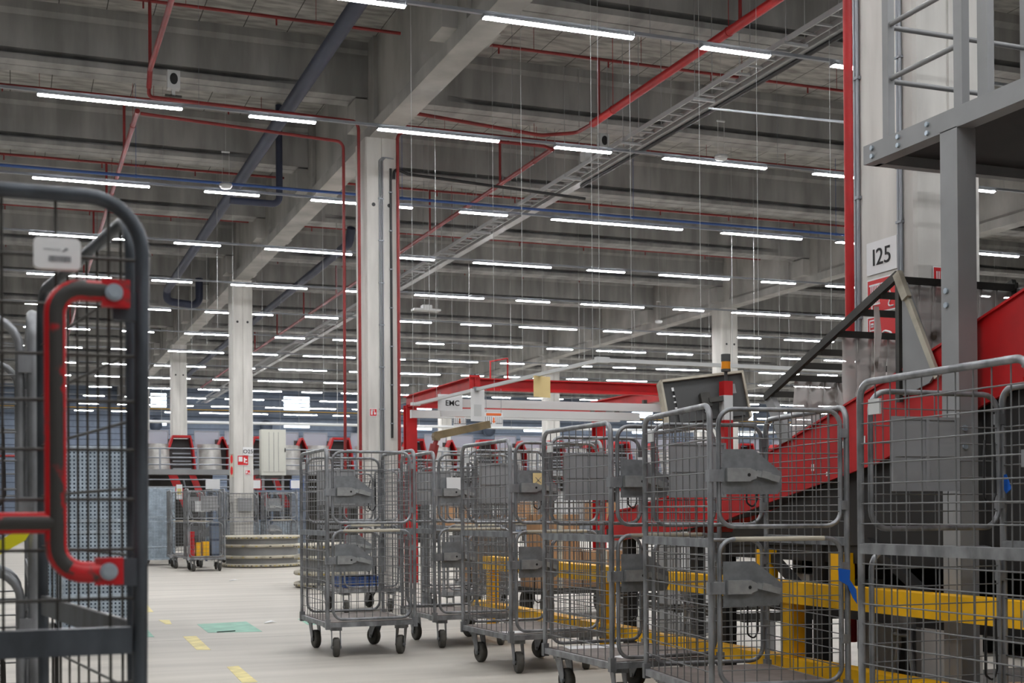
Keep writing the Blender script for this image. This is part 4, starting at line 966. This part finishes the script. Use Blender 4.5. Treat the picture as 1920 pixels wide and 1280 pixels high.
# far overhead bits before the end wall
pipe('light_strip', [(4, 45, 4.25), (52, 45, 4.25)], 0.05, 'whitepaint', 'long pale strut running across the hall before the end wall', 'strut', hang=(0, 3.0))
pipe('yellow_gas_pipe', [(-4, 66.2, 6.35), (56, 66.2, 6.35)], 0.018, 'yellow', 'thin yellow gas pipe along the end wall', 'pipe')
pipe('red_wall_pipe', [(-4, 60, 3.7), (9.3, 60, 3.7), (9.3, 60, 6.6)], 0.05, 'redpipe', 'dark red pipe turning up before the end wall', 'sprinkler pipe')
for i, x in enumerate((6.6, 12.0, 17.0, 24.0)):
    tag(MB().lathe([(0, 0), (.25, 0), (.32, .05), (.32, .3), (0, .3)], (0, 0, 0), 20).lathe([(.12, -.01), (.22, -.02)], (0, 0, 0), 20, 1).build('wall_fan', ['clad', 'black'], None, (x, 66.15, 5.55)), 'round dark fan on the end wall, %s from the left' % ORD[i], 'fan', 'fans on the end wall')
for o in bpy.data.objects:
    if o.name.startswith('wall_fan'): o.rotation_euler = (R(90), 0, 0)
# far machinery filling the hall right of the gantry
t = tag(empty('packing_line', (0, 26.5, 0)), 'pale packing line of rollers and screens beyond the row of cages', 'packing line')
MB().box(8.2, 21, 0, .8, .75, .85).build('roller_bed', 'rail', t)
for k in range(9): MB().box(8.3+1.5*k, 8.38+1.5*k, .1, .7, 0, .75).build('leg', 'grey', t)
for k in range(8): MB().box(8.4+1.55*k, 9.5+1.55*k, .78, .8, .85, 1.6).build('screen', 'whitepaint', t)
for k in range(7): 
    o = tag(MB().box(0, .6, 0, .45, 0, .5).box(.27, .33, -.002, .452, .002, .502, 1).build('cardboard_box', ['card', 'bumper'], None, (8.6+1.75*k, 26.55, .855)), 'cardboard box on the pale packing line, %s from the left' % ORD[k], 'box', 'boxes on the packing line')
# ================================================================== FLOOR MARKS AND LITTER
for i, (a, b, c, d) in enumerate((((1.49, 16.97), (1.58, 16.97), (1.53, 15.62), (1.44, 15.62)), ((1.46, 14.40), (1.57, 14.35), (1.53, 13.79), (1.47, 13.81)), ((1.47, 12.35), (1.59, 12.35), (1.54, 11.03), (1.43, 11.09)), ((1.475, 9.75), (1.566, 9.78), (1.535, 8.79), (1.43, 8.78)), ((1.47, 7.6), (1.56, 7.6), (1.53, 6.6), (1.43, 6.6)))):
    struct(MB().poly([(x, y, .0005) for x, y in (d, c, b, a)], (0, 0, .0015)).build('floor_marking_line', 'yelline'))
for q in (((1.77, 13.67), (2.29, 13.78), (2.235, 12.53), (1.74, 12.64)), ((1.0, 13.4), (1.24, 13.38), (1.22, 12.41), (1.0, 12.48)), ((2.856, 13.89), (3.1, 13.85), (3.0, 13.05), (2.80, 13.1))):
    struct(MB().poly([(x, y, .0005) for x, y in q[::-1]], (0, 0, .0015)).build('floor_marking_surface', 'green'))
def scrap(x, y, s, label):
    vs = [(-s, -s*.5, .004), (s*.3, -s*.6, .02), (s, s*.1, .006), (s*.2, s*.6, .025), (-s*.7, s*.4, .008)]
    m = MB().add(vs+[(a, b, c-.003) for a, b, c in vs], [(0, 1, 2, 3, 4), (9, 8, 7, 6, 5)]+[(i, i+5, (i+1) % 5+5, (i+1) % 5) for i in range(5)])
    tag(m.build('paper_scrap', 'white', None, (x, y, 0)), label, 'litter')
scrap(2.05, 7.84, .045, 'crumpled white scrap on the floor at the bottom of the view')
scrap(2.49, 13.5, .07, 'flat white scrap on the floor beyond the green patch')
scrap(3.52, 22.35, .10, 'white scrap on the floor before the striped drum stack')
tag(MB().bar((1.82, 12.62, .006), (2.0, 12.68, .006), .01, .008).build('dark_strip', 'black'), 'thin dark strip lying at the near edge of the green floor patch', 'litter')
